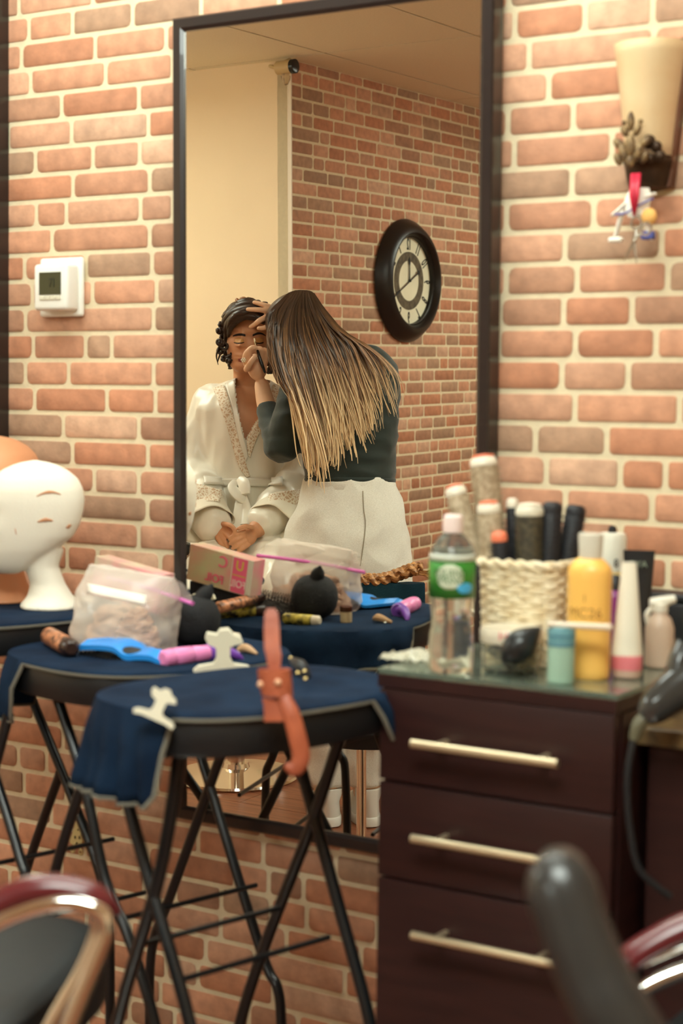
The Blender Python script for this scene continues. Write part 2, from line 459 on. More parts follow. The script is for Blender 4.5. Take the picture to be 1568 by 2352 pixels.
wp = [(sc.x-rb_*.8, zc1), (sc.x+rb_*1.02, zc1), (sc.x+rt_*1.08, zt+.004), (sc.x-rt_*.9, zt+.004)]
mb.rings([[V((x, y, z)) for x, z in wp] for y in (-.001, -.02)]); mb.obj('backplate', mat('walnut brown metal', (112, 70, 46), rough=.35, metal=.3, var=.3, vscale=30), t, smooth=0)
mb = MB(); mb.rings([half(r, z) for r, z in ((rb_*.3, zc1-.004), (rb_*.8, zc1), (rb_*.92, lerp(zc1, zc0, .5)), (rb_*1.0, zc0), (rb_*1.06, zc0+.003), (rb_*.98, zc0+.009), (rb_*1.0, zs))], closed=False)
mb.obj('holder', M_BRONZE, t, solid=.004)
mb = MB(); q = hy(1447, 350, -.075)               # leafy crest: a fan of scrolls
for (dx, dz, r, ln, an) in ((0, .045, .006, .03, 0), (-.01, .032, .006, .02, .5), (.01, .032, .006, .02, -.5), (-.02, .014, .007, .024, .9), (.02, .014, .007, .024, -.9), (-.012, 0, .007, .03, .25), (.012, 0, .007, .03, -.25), (0, .01, .008, .035, 0), (-.022, -.008, .006, .022, .5), (.02, -.008, .006, .02, -.5), (0, -.014, .007, .02, 0)):
    mb.ball((q.x+dx, -.066-.01*cos(dx*60), q.z+dz), (r, .005, ln*.5), 10, Euler((0, -an, 0)).to_matrix())
for sx in (-1, 1): mb.ball((q.x+sx*.013, -.07, q.z+.045), (.004, .004, .004), 8)
mb.obj('crest', M_GILT, t)
mb = MB()
for (dx, dz, r) in ((.018, .028, .011), (.03, .02, .009), (.036, .006, .009), (.022, .004, .007)):
    mb.ball((sc.x+dx-.002, -.058, zc0+dz), (r, .007, r), 12)
mb.obj('scroll', M_BRONZE, t)
kb = hy(1458, 404, -.075)
mb = MB(); mb.ball((kb.x, -.066, kb.z), .0045, 10); mb.obj('knob', M_GILT, t)

# red ribbon, white doll ornament and scissors hung from the sconce knob
rb = thing('ribbon', 'red ribbon looped over the sconce knob', 'ribbon', (kb.x, -.08, hy(1456, 495, -.08).z))
mb = MB()
for s_, dx in ((-1, -.004), (1, .006)):
    e = hy(1456, 496, -.078)
    mb.rings([[V((kb.x+dx*.8+w_, -.0745, kb.z+.004)) for w_ in (-.004, .004)], [V((kb.x+dx*.6+w_, -.0775, lerp(kb.z, e.z, .5))) for w_ in (-.005, .005)], [V((e.x+w_, -.078, e.z)) for w_ in (-.0015, .0015)]], closed=False)
mb.obj('loop', mat('red satin', (208, 40, 66), rough=.35), rb, solid=.001)
def P_(x, y, d=-.055): return hy(x, y, d)
M_FELT = mat('white felt', (246, 240, 226), rough=.9)
dl = thing('hanging_ornament', 'small white cloth ornament with blue and orange bits under the sconce', 'ornament', P_(1455, 560))
mb = MB(); mb.tube([P_(1468, 432), P_(1466, 455), P_(1458, 480), P_(1455, 500)], [.015, .02, .019, .009], 12, 9, flat=.35, updir=(0, 1, 0)); mb.obj('body', M_FELT, dl)
for a, b_ in (((1437, 470), (1410, 492)), ((1480, 455), (1500, 447)), ((1428, 492), (1412, 548)), ((1476, 490), (1494, 545))):
    mb = MB(); mb.tube([P_(*a), P_(*b_)], [.007, .0055], 8, flat=.5, round_end=True); mb.obj('limb', M_FELT, dl)
mb = MB(); mb.box(P_(1414, 551), (.022, .012, .008), bev=.003); mb.obj('shoe', M_FELT, dl)
mb = MB(); mb.box(P_(1488, 541), (.02, .012, .012), bev=.003); mb.obj('shoe', mat('blue felt', (92, 104, 178), rough=.9), dl, label='blue shoe')
mb = MB(); mb.ball(P_(1490, 497, -.062), (.0125, .008, .0125), 14); mb.obj('ball', mat('orange felt', (246, 190, 110), rough=.9), dl)
mb = MB(); mb.tube([P_(1412, 493, -.062), P_(1435, 490, -.068), P_(1455, 478, -.07), P_(1485, 462, -.066), P_(1500, 456, -.06)], .0016, 6, 14); mb.obj('trim', mat('blue piping', (96, 92, 160), rough=.7), dl)
M_STEEL = mat('steel', (196, 190, 176), rough=.25, metal=1)
ss = thing('scissors', 'open steel scissors hanging below the sconce ornament', 'scissors', P_(1456, 600, -.085))
for (r_, tip) in (((1461, 512), (1432, 598)), ((1483, 526), (1462, 605))):
    mb = MB(); c = P_(*r_, -.085); piv = P_(1456, 553, -.085)
    mb.tube([c+V((cos(2*pi*k/14)*.008, 0, sin(2*pi*k/14)*.009)) for k in range(15)], .0018, 6)
    e = P_(*tip, -.085); dd = (c-piv).normalized()
    mb.tube([c-dd*.009, piv, e], [.0022, .0038, .0008], 6, 9, flat=.4, updir=(0, 1, 0)); mb.obj('blade', M_STEEL, ss)
mb = MB(); mb.ball(P_(1456, 553, -.088), (.003, .002, .003), 8); mb.obj('screw', M_STEEL, ss)

# ---------------------------------------------------------------- ornate hook low on the wall
M_CREAMM = mat('cream enamel', (206, 184, 128), rough=.5)
hk = thing('wall_hook', 'small cream ornate double hook low on the wall behind the tray legs', 'hook', hy(178, 1958, 0))
mb = MB(); poly = []
for x, y in ((180, 1884), (186, 1892), (189, 1905), (190, 1918), (193, 1930), (192, 1938), (184, 1942), (176, 1941), (167, 1936), (164, 1930), (170, 1915), (174, 1903), (176, 1892)):
    p = hy(x, y, -.002); poly.append((p.x, p.z))
mb.rings([[V((x, y, z)) for x, z in poly] for y in (0, -.008)]); mb.obj('plate', M_CREAMM, hk, smooth=0)
for x0, x1, y1 in ((172, 167, 1952), (183, 186, 1958)):
    c = hy(x1, y1, -.022)
    mb = MB(); mb.tube([hy(x0, 1936, -.006), hy(x0, 1944, -.016)] + [c+V((sin(2*pi*k/10)*.0042, 0, cos(2*pi*k/10)*.0048)) for k in range(11)], .0022, 7); mb.obj('hook', M_CREAMM, hk)
for (x, y) in ((172, 1923), (182, 1924), (179, 1906), (176, 1936)):
    mb = MB(); mb.ball(hy(x, y, -.009), (.0016, .001, .0036 if y < 1930 and y > 1910 else .0018), 8); mb.obj('slot', mat('dark slot', (58, 42, 26), rough=.8), hk)

# ---------------------------------------------------------------- oval-looking round clock on the side brick wall
cc = mx(943, 645, CX+.03); CR = .252
ck = thing('wall_clock', 'large round wall clock with black frame and cream dial on the side brick wall', 'clock', (CX, cc.y, cc.z-CR))
CM = frame3(V((0, 1, 0)), V((0, 0, 1)), V((1, 0, 0)))   # dial right, dial up, out of the wall
c0 = V((CX+.004, cc.y, cc.z))
M_CLK = mat('black lacquer', (34, 29, 26), rough=.35, spec=.4)
mb = MB(); mb.lathe([(CR-.012, 0), (CR, .006), (CR-.004, .016), (CR-.03, .046), (CR-.05, .058), (CR-.058, .058), (CR-.066, .05), (CR-.07, .034), (CR-.076, .03), (CR-.078, .012)], c0, 72, CM, caps=False); mb.obj('case', M_CLK, ck)
mb = MB(); mb.lathe([(.001, .01), (CR-.076, .01), (CR-.076, .016), (.001, .016)], c0, 72, CM); mb.obj('dial', mat('cream dial', (240, 234, 204), rough=.55, var=.12, vscale=7), ck)
mb = MB()
for k in range(120):
    a = 2*pi*k/120; mb.ball(c0 + CM @ V(((CR-.071)*cos(a), (CR-.071)*sin(a), .034)), .0034, 6)
o_ = mb.obj('beading', M_CLK, ck); o_['kind'] = 'stuff'
mb = MB(); mb.lathe([(.082, .0165), (.082, .0185), (.118, .0185), (.118, .0165)], c0, 64, CM, caps=False); mb.obj('chapter_ring', mat('mottled bronze ring', (72, 62, 48), rough=.6, rgb2=(110, 98, 74), vscale=50), ck)
M_INK = mat('black ink', (34, 32, 30), rough=.6)
for hnum in range(1, 13):
    a = radians(90-30*hnum)
    Mt = Matrix.Translation(c0 + CM @ V((.147*cos(a), .147*sin(a), .0172)) - ck.location) @ (CM @ Matrix.Rotation(a-pi/2, 3, 'Z')).to_4x4()
    text_mesh(str(hnum), .066, Mt, ck, M_INK, 'numeral', sx=.5, depth=.0004, bold=.0012)
for nm, ang, ln, w_, tail in (('minute_hand', -28, .145, .0034, .075), ('hour_hand', 90, .10, .0044, .0)):
    a = radians(ang); d = V((cos(a), sin(a), 0)); z_ = .021 if nm == 'hour_hand' else .024
    mb = MB(); pts = [c0 + CM @ (d*t_ + V((0, 0, z_))) for t_ in (-tail, 0, ln*.6, ln*.8, ln)]
    mb.tube(pts, [w_*.8, w_, w_*.8, w_*1.8, .0006], 6, flat=.35, updir=CM @ V((0, 0, 1)))
    if tail: mb.lathe([(.001, 0), (.0095, 0), (.0095, .002), (.001, .002)], c0 + CM @ (d*(-tail) + V((0, 0, z_))), 16, CM)
    mb.obj(nm, M_INK, ck)
mb = MB(); mb.lathe([(.001, .019), (.006, .019), (.005, .027), (.001, .028)], c0, 16, CM); mb.obj('hub', M_INK, ck)

# ---------------------------------------------------------------- camera and lamp cluster under the ceiling at the corner
w1 = my(632, 157, CY+.05); w2 = my(672, 153, CY+.05)
sc_ = thing('security_camera', 'white security camera tucked under the ceiling at the plaster corner', 'security camera', (w1.x, CY, w1.z-.03))
cz = min(w1.z, CEIL-.03)
mb = MB(); mb.rings([[V((x, CY+.05+.024*cos(2*pi*k/16), cz+.024*sin(2*pi*k/16))) for k in range(16)] for x in (w1.x+.01, w2.x-.004)]); mb.obj('housing', mat('ivory plastic', (206, 180, 132), rough=.5), sc_)
mb = MB(); mb.rings([[V((x, CY+.05+r*cos(2*pi*k/16), cz+r*sin(2*pi*k/16))) for k in range(16)] for x, r in ((w2.x-.004, .026), (w2.x+.012, .026), (w2.x+.014, .02))]); mb.obj('lens', mat('black glass', (28, 28, 28), rough=.2), sc_)
mb = MB(); mb.tube([V((w1.x+.012, CY+.05, cz)), V((w1.x-.03, CY+.03, cz+.012)), V((w1.x-.055, CY+.004, cz+.02))], .006, 8, 8); mb.obj('cable', mat('ivory plastic', (206, 180, 132)), sc_)
mb = MB(); mb.tube([V((w1.x+.045, CY+.05, cz+.02)), V((w1.x+.045, CY+.02, CEIL-.002))], .006, 8); mb.obj('bracket', mat('ivory plastic', (206, 180, 132)), sc_)
w3 = my(656, 182, CY+.045)
gl = thing('glass_ornament', 'clear glass drop hanging from the wall just below the security camera', 'ornament', (w3.x, CY, w3.z-.025))
M_CLR = mat('clear glass', (236, 222, 200), rough=.08, trans=.85, ior=1.45)
mb = MB(); mb.lathe([(.001, -.022), (.008, -.018), (.016, -.002), (.018, .01), (.012, .02), (.006, .024)], w3, 8); mb.obj('drop', M_CLR, gl, smooth=20)
mb = MB(); mb.tube([w3+V((0, 0, .022)), V((w3.x, CY+.002, w3.z+.03))], .003, 6); mb.obj('hook', M_STEEL, gl)
# ---------------------------------------------------------------- folding tray tables
M_BLACKPL = mat('black plastic', (27, 28, 30), rough=.45)
M_TUBE = mat('black painted tube', (24, 26, 28), rough=.3, spec=.6)
M_TOWEL = mat('navy terry cloth', (24, 43, 66), rough=.95, rgb2=(15, 30, 50), vscale=14, bump=.5, bscale=420, spec=.15)
M_TOWEL2 = mat('dark teal terry cloth', (26, 54, 64), rough=.95, rgb2=(18, 40, 52), vscale=10, bump=.5, bscale=420, spec=.15)
M_HEM = mat('pale hem', (120, 116, 104), rough=.95)
TR = radians(-14); TU = V((cos(TR), sin(TR), 0)); TV = V((-sin(TR), cos(TR), 0))
def sup(phi, a, b, e=2.7):
    c, s = cos(phi), sin(phi); k = (abs(c)**e + abs(s)**e)**(-1/e); return a*k*c, b*k*s
TRAYS = {'A': (V((-1.277, -.625, .905)), .142, .205), 'B': (V((-1.715, -.298, .875)), .192, .208), 'C': (V((-2.10, -.275, .91)), .185, .2)}
def tray_table(key, label, legs, bars, feet=True):
    c, a, b = TRAYS[key]
    t = thing('tray_table', label, 'folding table', (c.x, c.y, 0), group='folding tray tables')
    mb = MB(); n = 64
    R = [[c + TU*sup(2*pi*k/n, a+da, b+da)[0] + TV*sup(2*pi*k/n, a+da, b+da)[1] + V((0, 0, dz)) for k in range(n)] for da, dz in ((-.03, -.047), (-.004, -.045), (0, -.04), (.002, -.006), (0, 0), (-.006, .0), (-.009, -.004), (-.03, -.006))]
    mb.rings(R); mb.obj('tray', M_BLACKPL, t)
    for pts, where in legs:
        p0 = c + TV*where*b
        q = [hplane(x, y, p0, TV) for x, y in pts]
        d = (q[-1]-q[-2]).normalized(); q.append(V((q[-1].x+d.x*.05, q[-1].y+d.y*.05, q[-1].z-.10))); q.append(V((q[-1].x, q[-1].y, .012)))
        d0 = (q[0]-q[1]).normalized(); lim = (c.z-.04-q[0].z)/d0.z if d0.z > .2 else 0
        if lim > 0:
            e0 = q[0]+d0*lim; r_ = e0-c; u_ = r_.dot(TU)
            if abs(u_) < a*.95: q.insert(0, e0)
        mb = MB(); mb.tube(q, .0088, 10, max(12, len(q)*6)); lg = mb.obj('leg', M_TUBE, t)
        mb = MB(); e = q[-1]; mb.lathe([(.006, .03), (.0105, .026), (.0105, 0), (.008, -.012)], e+V((0, 0, .0)), 12); mb.obj('rubber_foot', M_BLACKPL, lg)
    for (x, y), where, ln in bars:
        p = hplane(x, y, c + TV*where*b, TV)
        mb = MB(); mb.tube([p, p+TV*ln], .0042, 8); mb.obj('crossbar', M_TUBE, t)
    return t
tray_table('A', 'black folding tray table nearest the drawer cabinet, tan strap at its rim',
    [(((275, 1775), (333, 1988), (436, 2352)), -.72), (((413, 1730), (367, 2005), (281, 2304)), -.72), (((850, 1700), (769, 1730), (712, 1902), (608, 2172), (551, 2352))[1:], .72), (((694, 1775), (772, 2060), (850, 2352)), .72)],
    [((410, 2252), -.72, .26), ((320, 2170), -.72, .24)])
tray_table('B', 'middle black folding tray table against the mirror under the plastic bag',
    [(((126, 1586), (190, 1787), (241, 2016), (298, 2160), (356, 2352)), -.7), (((270, 1640), (195, 1787), (126, 2005)), -.7), (((459, 1730), (597, 2177), (637, 2269), (646, 2352)), .7), (((476, 1821), (385, 2074), (356, 2149), (345, 2218), (343, 2352)), .7)],
    [((280, 2110), -.7, .27), ((103, 2105), -.7, .2)])
tray_table('C', 'black folding tray table at the left edge under the mannequin heads',
    [(((75, 1609), (166, 1833), (230, 2010)), .6), (((138, 1775), (57, 2011)), .6), (((-60, 1640), (40, 1950)), -.7), (((20, 1640), (-60, 1950)), -.7)],
    [((-40, 1990), -.7, .26)])

def towel_over(key, label, drops, off=.006, seed=1, m=None, shift=(0, 0)):
    """terry towel laid over a tray; drops: list of (centre angle, half width, length) of the hanging sides"""
    c, a, b = TRAYS[key]; n = 120; mb = MB(); R = []
    def drop(phi):
        L = 0
        for ce, hw, ln in drops:
            d = abs((phi-radians(ce)+pi) % (2*pi) - pi); w_ = radians(hw)
            f = max(0, min(1, (w_-d)/radians(9))); L = max(L, ln*(f*f*(3-2*f)))
        return L
    z0 = c.z+off
    for i in range(0, 15):
        r = i/14; row = []
        for k in range(n):
            ph = 2*pi*k/n; x, y = sup(ph, a+.004, b+.004)
            p = c + TU*x*r + TV*y*r
            w_ = noise.noise(V((p.x*9+seed, p.y*9, 0)))*.0045 + noise.noise(V((p.x*26+seed, p.y*14, 3)))*.002
            row.append(V((p.x, p.y, z0+.003+w_*min(1, (1-r)*4)+ (0 if r < 1 else -.001))))
        R.append(row)
    for j in range(1, 9):
        row = []
        for k in range(n):
            ph = 2*pi*k/n; L = drop(ph); x, y = sup(ph, a+.004, b+.004); o = (TU*x+TV*y); on = o.normalized()
            t_ = j/8; edge = .006*noise.noise(V((ph*3, seed, 0)))
            fold = .010*sin(ph*26+seed)*t_*(L/.12) + .014*noise.noise(V((ph*5, t_*1.5, seed)))*t_
            out = .009*min(1, t_*3)*(1 if L > .01 else .25) + max(0, L)*.05*t_ + fold*min(1, L/.04)
            dz = (L+edge*min(1, L/.03))*t_ if L > .004 else .004*t_
            row.append(V((c.x, c.y, z0+.002)) + o + on*out - V((0, 0, dz)))
        R.append(row)
    VV = [[mb.b.verts.new(p) for p in row] for row in R[1:]]
    cv = mb.b.verts.new(sum((p for p in R[0]), V((0, 0, 0)))/n)
    for k in range(n): mb.face((cv, VV[0][k], VV[0][(k+1) % n]))
    for i in range(len(VV)-1):
        for k in range(n): mb.face((VV[i][k], VV[i][(k+1) % n], VV[i+1][(k+1) % n], VV[i+1][k]))
    o = mb.obj('towel', m or M_TOWEL, solid=.005, smooth=60)
    tag(o, label, 'towel', 'towels on the tray tables')
    mb = MB(); mb.tube(R[-1]+[R[-1][0]], .0034, 6); mb.obj('hem', M_HEM, o, label='pale stitched hem'); return o
towel_over('A', 'navy towel hanging off the front tray table with a white clip on its fold', [(-125, 66, .112), (50, 30, .062), (120, 25, .03)], seed=2)
towel_over('B', 'navy towel over the middle tray table under the plastic bag', [(-133, 32, .10), (85, 62, .065)], seed=5)
towel_over('C', 'navy towel on the left edge tray table beneath the mannequin heads', [(-115, 40, .22), (100, 60, .05), (180, 30, .1)], seed=9)

# ---------------------------------------------------------------- things on the middle tray
def film(name, fac, rgb, rough=.2):
    m = bpy.data.materials.new(name); m.use_nodes = True; N = m.node_tree.nodes; L = m.node_tree.links
    b = N['Principled BSDF']; b.inputs['Base Color'].default_value = lin(rgb)+(1,); b.inputs['Roughness'].default_value = rough
    tr = N.new('ShaderNodeBsdfTransparent'); mx_ = N.new('ShaderNodeMixShader'); lw = N.new('ShaderNodeLayerWeight'); lw.inputs[0].default_value = .35
    ad = N.new('ShaderNodeMath'); ad.operation = 'MULTIPLY_ADD'; ad.inputs[1].default_value = .6; ad.inputs[2].default_value = fac; ad.use_clamp = True
    L.new(lw.outputs['Facing'], ad.inputs[0]); L.new(ad.outputs[0], mx_.inputs[0]); L.new(tr.outputs[0], mx_.inputs[1]); L.new(b.outputs[0], mx_.inputs[2])
    L.new(mx_.outputs[0], N['Material Output'].inputs[0]); return m
M_FILM = film('clear polythene', .27, (240, 228, 214))
ZB = .875+.010
# zip bag
bc = V((-1.757, -.318, ZB+.002)); tip = V((-1.632, -.294, .968)); far = my(592, 1276, -.25)
bg = thing('zip_bag', 'clear plastic zip bag with a pink seal holding beige hair on the middle tray', 'plastic bag', bc)
r1, r2 = hy(207, 1298, -.312), hy(402, 1330, -.302)
def bag_ring(t):
    n = 44; top = (r1+r2)/2; c = bc.lerp(top, t); du = (r2-r1)/2; f = t*t*(3-2*t)
    a_ = lerp(.084, du.length, f)+.006*sin(t*pi); b_ = .058*(1-t**3)+.010
    u = V((du.x, du.y, du.z*t**3)).normalized(); w_ = V((-u.y, u.x, 0)).normalized(); row = []
    for k in range(n):
        ph = 2*pi*k/n; cx_, sy_ = sup(ph, a_, b_, 2.6); p = c + u*cx_ + w_*sy_
        q = noise.noise_vector(p*22)*.012*(1-.6*t) + noise.noise_vector(p*60)*.005*(1-.6*t); q.z *= .5 if t > .05 else 0
        p += q; p.z = max(p.z, ZB); row.append(p)
    return row
mb = MB(); mb.rings([bag_ring(min(1, i/26)) for i in range(27)], cap0=True, cap1=True)
mb.grid(lambda u, v: r1.lerp(r2, u).lerp(far.lerp(tip, u), v)+V((0, 0, .012*sin(v*pi)))+noise.noise_vector(V((u*5, v*5, 3)))*.006, 20, 10)   # flap folded over towards the mirror
o = mb.obj('bag', M_FILM, bg, smooth=30)
bag_bvh = BVHTree.FromPolygons([v.co+bg.location for v in o.data.vertices], [tuple(p.vertices) for p in o.data.polygons])
mb = MB(); mb.tube([far-V((.002, 0, 0)), (far+tip)/2+V((0, 0, .003)), tip], .0042, 8, 14, flat=.8); mb.obj('zip_seal', mat('pink seal', (226, 116, 192), rough=.3), bg)
def dstrip(bvh, rows, name, m, parent, off=.0015, thick=.001):
    mb = MB(); R = []
    for row in rows:
        r = []
        for px, py in row:
            h = bvh.ray_cast(CAM, ray(px, py).normalized())
            if h[0] is not None: r.append(h[0]-ray(px, py).normalized()*off)
        R.append(r)
    k = min(len(r) for r in R); mb.rings([r[:k] for r in R], closed=False); return mb.obj(name, m, parent, solid=thick)
dstrip(bag_bvh, [[(lerp(200, 335, i/9), lerp(1340+e, 1368+e, i/9)) for i in range(10)] for e in (0, 8, 16, 22)], 'paper_label', mat('label paper', (240, 232, 220), rough=.7), bg)
hp = thing('hair_bundle', 'beige hair bundle folded up inside the zip bag', 'hairpiece', bc)
mb = MB(); r2 = random.Random(4)
for k in range(46):
    z_ = ZB+.010+.052*r2.random()**1.3; sc2 = 1-(z_-ZB)/.13; ph = r2.uniform(0, 6.28); R_ = []
    for q in range(7):
        a_ = ph+q*.55; rad = (.035+.018*r2.random())*sc2*1.1
        R_.append(V((bc.x+rad*1.35*cos(a_), bc.y+rad*.8*sin(a_), z_+.006*sin(q*1.7+k))))
    mb.tube(R_, [.003, .008, .01, .01, .009, .008, .003], 7, 16, flat=.6)
mb.obj('strands', mat('beige hair', (206, 164, 134), rough=.6, rgb2=(168, 120, 92), vscale=60, stretch=(1, 1, 4)), hp)

# bun
bn = thing('hair_bun', 'black round hair bun padding beside the zip bag', 'hair bun', V((-1.69, -.212, ZB)))
mb = MB(); R = []
for i in range(17):
    a_ = pi*i/16; z_ = .043-.041*cos(a_)*1.0; r_ = .0465*max(.05, sin(a_))**.75*.93
    R.append([V((r_*cos(2*pi*k/30)*(1+.03*noise.noise(V((k*.7, i*.4, 1)))), r_*sin(2*pi*k/30), z_)) for k in range(30)])
mb.rings(R); mb.obj('padding', mat('black hair mesh', (24, 23, 24), rough=.8, bump=.5, bscale=260), bn, world=False)
kt = my(757, 1345, -.2) - bn.location
mb = MB(); mb.tube([V((.008, .006, .076)), V((.016, .012, .090)), V((.022, .016, .1))], [.014, .012, .004], 12, 9, round_end=True); mb.obj('knot', mat('black hair mesh', (24, 23, 24)), bn, world=False)

# blue paddle brush lying on its side
bb = thing('hair_brush', 'blue backed paddle brush with black bristles at the front of the middle tray', 'hairbrush', hz(270, 1520, ZB))
yb_ = -.415
pth = [hy(x, y, yb_+.0) for x, y in ((184, 1488), (225, 1487), (262, 1492), (288, 1510), (318, 1510), (350, 1513), (381, 1531))]
mb = MB(); sec = []
P9 = [V(p) for p in catmull(pth, 24)]
for i, p in enumerate(P9):
    t_ = i/23; w_ = .034*sin(pi*min(1, max(.03, t_*1.15+.05)))**.5 if t_ < .8 else .016
    w_ = max(.008, w_); sec.append([p+V((.1*w_*0, dy, dz)) for dy, dz in ((-.002, .004), (w_*1.3, .012), (w_*2, .004), (w_*2, -.001), (w_*1.2, .006), (-.002, -.004))])
mb.rings(sec); mb.obj('back', mat('blue plastic', (34, 140, 226), rough=.3), bb)
mb = MB()
for x in range(190, 336, 9):
    for j in range(4):
        p = hy(x, lerp(1496, 1500, (x-190)/146)+(10 if x > 280 else 0), yb_+.008+j*.012); mb.tube([p, V((p.x-.004, p.y-.004, max(ZB+.001, p.z-.022)))], [.0032, .002], 5)
mb.ball((hy(255, 1512, yb_).x, yb_+.022, ZB+.012), (.05, .024, .010), 14)
o_ = mb.obj('bristles', M_BLACKPL, bb); o_['kind'] = 'stuff'

# pink tube with purple collar
pk = thing('pink_bottle', 'pink ribbed tube with a purple ring lying beside the hair bun', 'tube', hz(425, 1525, ZB))
p0, p1 = hz(372, 1513, ZB+.013), hz(478, 1499, ZB+.013)
mb = MB(); d = p1-p0
mb.tube([p0+d*t_ for t_ in (0, .04, .2, .24, .28, .6, .64, .68, .97, 1)], [.009, .013, .0145, .012, .0145, .014, .0115, .0135, .012, .008], 18); mb.obj('body', mat('pink plastic', (238, 140, 194), rough=.3), pk)
mb = MB(); mb.tube([p1+d*t_ for t_ in (-.02, .02, .1, .14)], [.013, .0145, .0145, .012], 18); mb.obj('collar', mat('purple plastic', (120, 70, 170), rough=.35), pk)
mb = MB(); e = p1+d*.1; mb.tube([e, e+V((.014, .004, .004)), e+V((.03, .02, -.004)), e+V((.036, .03, -.012))], [.008, .009, .007, .003], 10, 8); mb.obj('loop', mat('purple plastic', (120, 70, 170)), pk)

# claw clips
M_CLIP = mat('white clip plastic', (238, 232, 208), rough=.4)
def claw_clip(label, c, right, up, s=1.0):
    t = thing('claw_clip', label, 'hair clip', c, group='white claw clips')
    right = V(right).normalized(); up = V(up).normalized(); nn = right.cross(up)
    M = frame3(right, up, nn)
    for side, nm in ((-1, 'jaw'), (1, 'jaw')):
        mb = MB(); poly = [(-.034, 0), (-.036, .006), (-.03, .011), (-.012, .014), (-.0085, .02), (-.0085, .034), (-.018, .038), (-.022, .046), (-.02, .052), (-.008, .05), (-.004, .056), (.006, .057), (.012, .05), (.02, .047), (.024, .04), (.0085, .036), (.0085, .02), (.012, .014), (.03, .011), (.036, .006), (.034, 0), (.02, .003), (-.02, .003)]
        mb.prism([(x*s, y*s) for x, y in poly], -.0022*s, .0022*s, M @ Matrix.Rotation(side*.16, 3, 'X'), V((0, 0, 0))+nn*side*.007*s)
        mb.obj(nm, M_CLIP, t, smooth=0, world=False)
    mb = MB(); mb.tube([M @ V((x, .034*s, 0)) for x in (-.0095*s, .0095*s)], .004*s, 10); mb.obj('hinge', M_STEEL, t, world=False)
    return t
VD = ray(510, 1520).normalized()
def facing(px, py, roll=0, lean=0.0):
    v = ray(px, py).normalized(); r_ = v.cross(V((0, 0, 1))).normalized(); u_ = r_.cross(v).normalized()
    u_ = (u_+v*lean).normalized(); q = Matrix.Rotation(roll, 3, v); return q @ r_, q @ u_
r_, u_ = facing(512, 1530)
claw_clip('upright white claw clip at the right end of the middle tray', hz(512, 1549, ZB+.001), r_, (u_*.6+V((0, 0, .8))), 1.22)
r_, u_ = facing(350, 1650, roll=.42)
q = hplane(350, 1656, TRAYS['A'][0]-TV*.262-TU*.03, (ray(350, 1650)*-1).normalized()) - ray(350, 1656)*.06
claw_clip('white claw clip gripping the hanging fold of the front towel', q, r_, u_, .74)
q = mz(470, 1392, ZB+.03)
claw_clip('white claw clip behind the zip bag, seen only in the mirror', V((q.x, q.y, ZB+.006)), (.9, .3, 0), (0, .2, 1), .95)

# animal-print tubes
M_LEO = mat('orange print', (226, 150, 106), rough=.4, rgb2=(46, 32, 26), vscale=85)
M_LEO2 = mat('yellow print', (200, 176, 70), rough=.4, rgb2=(40, 32, 22), vscale=80)
def ptube(label, a, b, r_, m, capm=None):
    a, b = V(a), V(b); t = thing('print_tube', label, 'cosmetic tube', (a+b)/2-V((0, 0, r_)), group='printed cosmetic tubes'); d = b-a
    mb = MB(); mb.tube([a, a+d*.04, a+d*.78, a+d*.8], [r_*.8, r_, r_, r_*.9], 16); mb.obj('body', m, t)
    mb = MB(); mb.tube([a+d*.8, a+d*.96, b], [r_*.94, r_*.94, r_*.6], 16); mb.obj('cap', capm or mat('dark cap', (52, 34, 28), rough=.3), t)
    return t
zt_ = ZB+.012
ptube('yellow and black printed tube behind the bag, nearest the mirror frame', mz(478, 1408, zt_), mz(612, 1402, zt_), .012, M_LEO2)
ptube('orange printed tube lying across the yellow printed tube', mz(500, 1396, zt_+.024), mz(602, 1372, zt_+.022), .011, M_LEO)
ptube('small yellow printed tube with a pale cap close to the hair bun', mz(652, 1420, ZB+.01), mz(735, 1426, ZB+.01), .010, M_LEO2, mat('pale cap', (216, 200, 176), rough=.4))
ptube('orange printed tube peeking out left of the zip bag', hz(112, 1460, ZB+.016), hz(165, 1490, ZB+.016), .015, M_LEO)
q0, q1 = mz(596, 1382, ZB+.022), mz(700, 1402, ZB+.02)
rbx = thing('round_brush', 'spiral bristled round brush on the towel between the bun and the mirror', 'hairbrush', (q0+q1)/2-V((0, 0, .02)))
mb = MB(); mb.tube([q0, q1], .004, 8); d = (q1-q0)
for k in range(26):
    c_ = q0+d*(k/25)
    for j in range(9):
        a_ = 2*pi*j/9+k*.3; o_v = (d.normalized().orthogonal()*cos(a_)+d.normalized().cross(d.normalized().orthogonal())*sin(a_))*.018; mb.tube([c_, c_+o_v], [.001, .0007], 4)
o_ = mb.obj('bristles', mat('dark bristle', (58, 48, 40), rough=.6), rbx); o_['kind'] = 'stuff'
mb = MB(); mb.tube([q0-d*.03, q0-d*.5+V((0, 0, -.008))], [.007, .009], 12, round_end=True); mb.obj('handle', mat('orange wood', (198, 122, 84), rough=.4), rbx)
for lab, (x, y), m_, sz in (('tan hair pin beside the upright white claw clip', (566, 1496), mat('tan pin', (190, 150, 110), rough=.4), .017), ):
    c_ = hz(x, y, ZB+.006); t = thing('hair_pin', lab, 'hair pin', c_-V((0, 0, .006)))
    mb = MB(); mb.tube([c_+V((-sz, 0, 0)), c_+V((-.005, .004, .005)), c_+V((sz*1.2, .0, -.002))], [.004, .007, .0025], 8, 9); mb.obj('prong', m_, t)
    mb = MB(); mb.tube([c_+V((-sz, .004, 0)), c_+V((sz*.8, .008, -.003))], .002, 6); mb.obj('spring', M_STEEL, t)
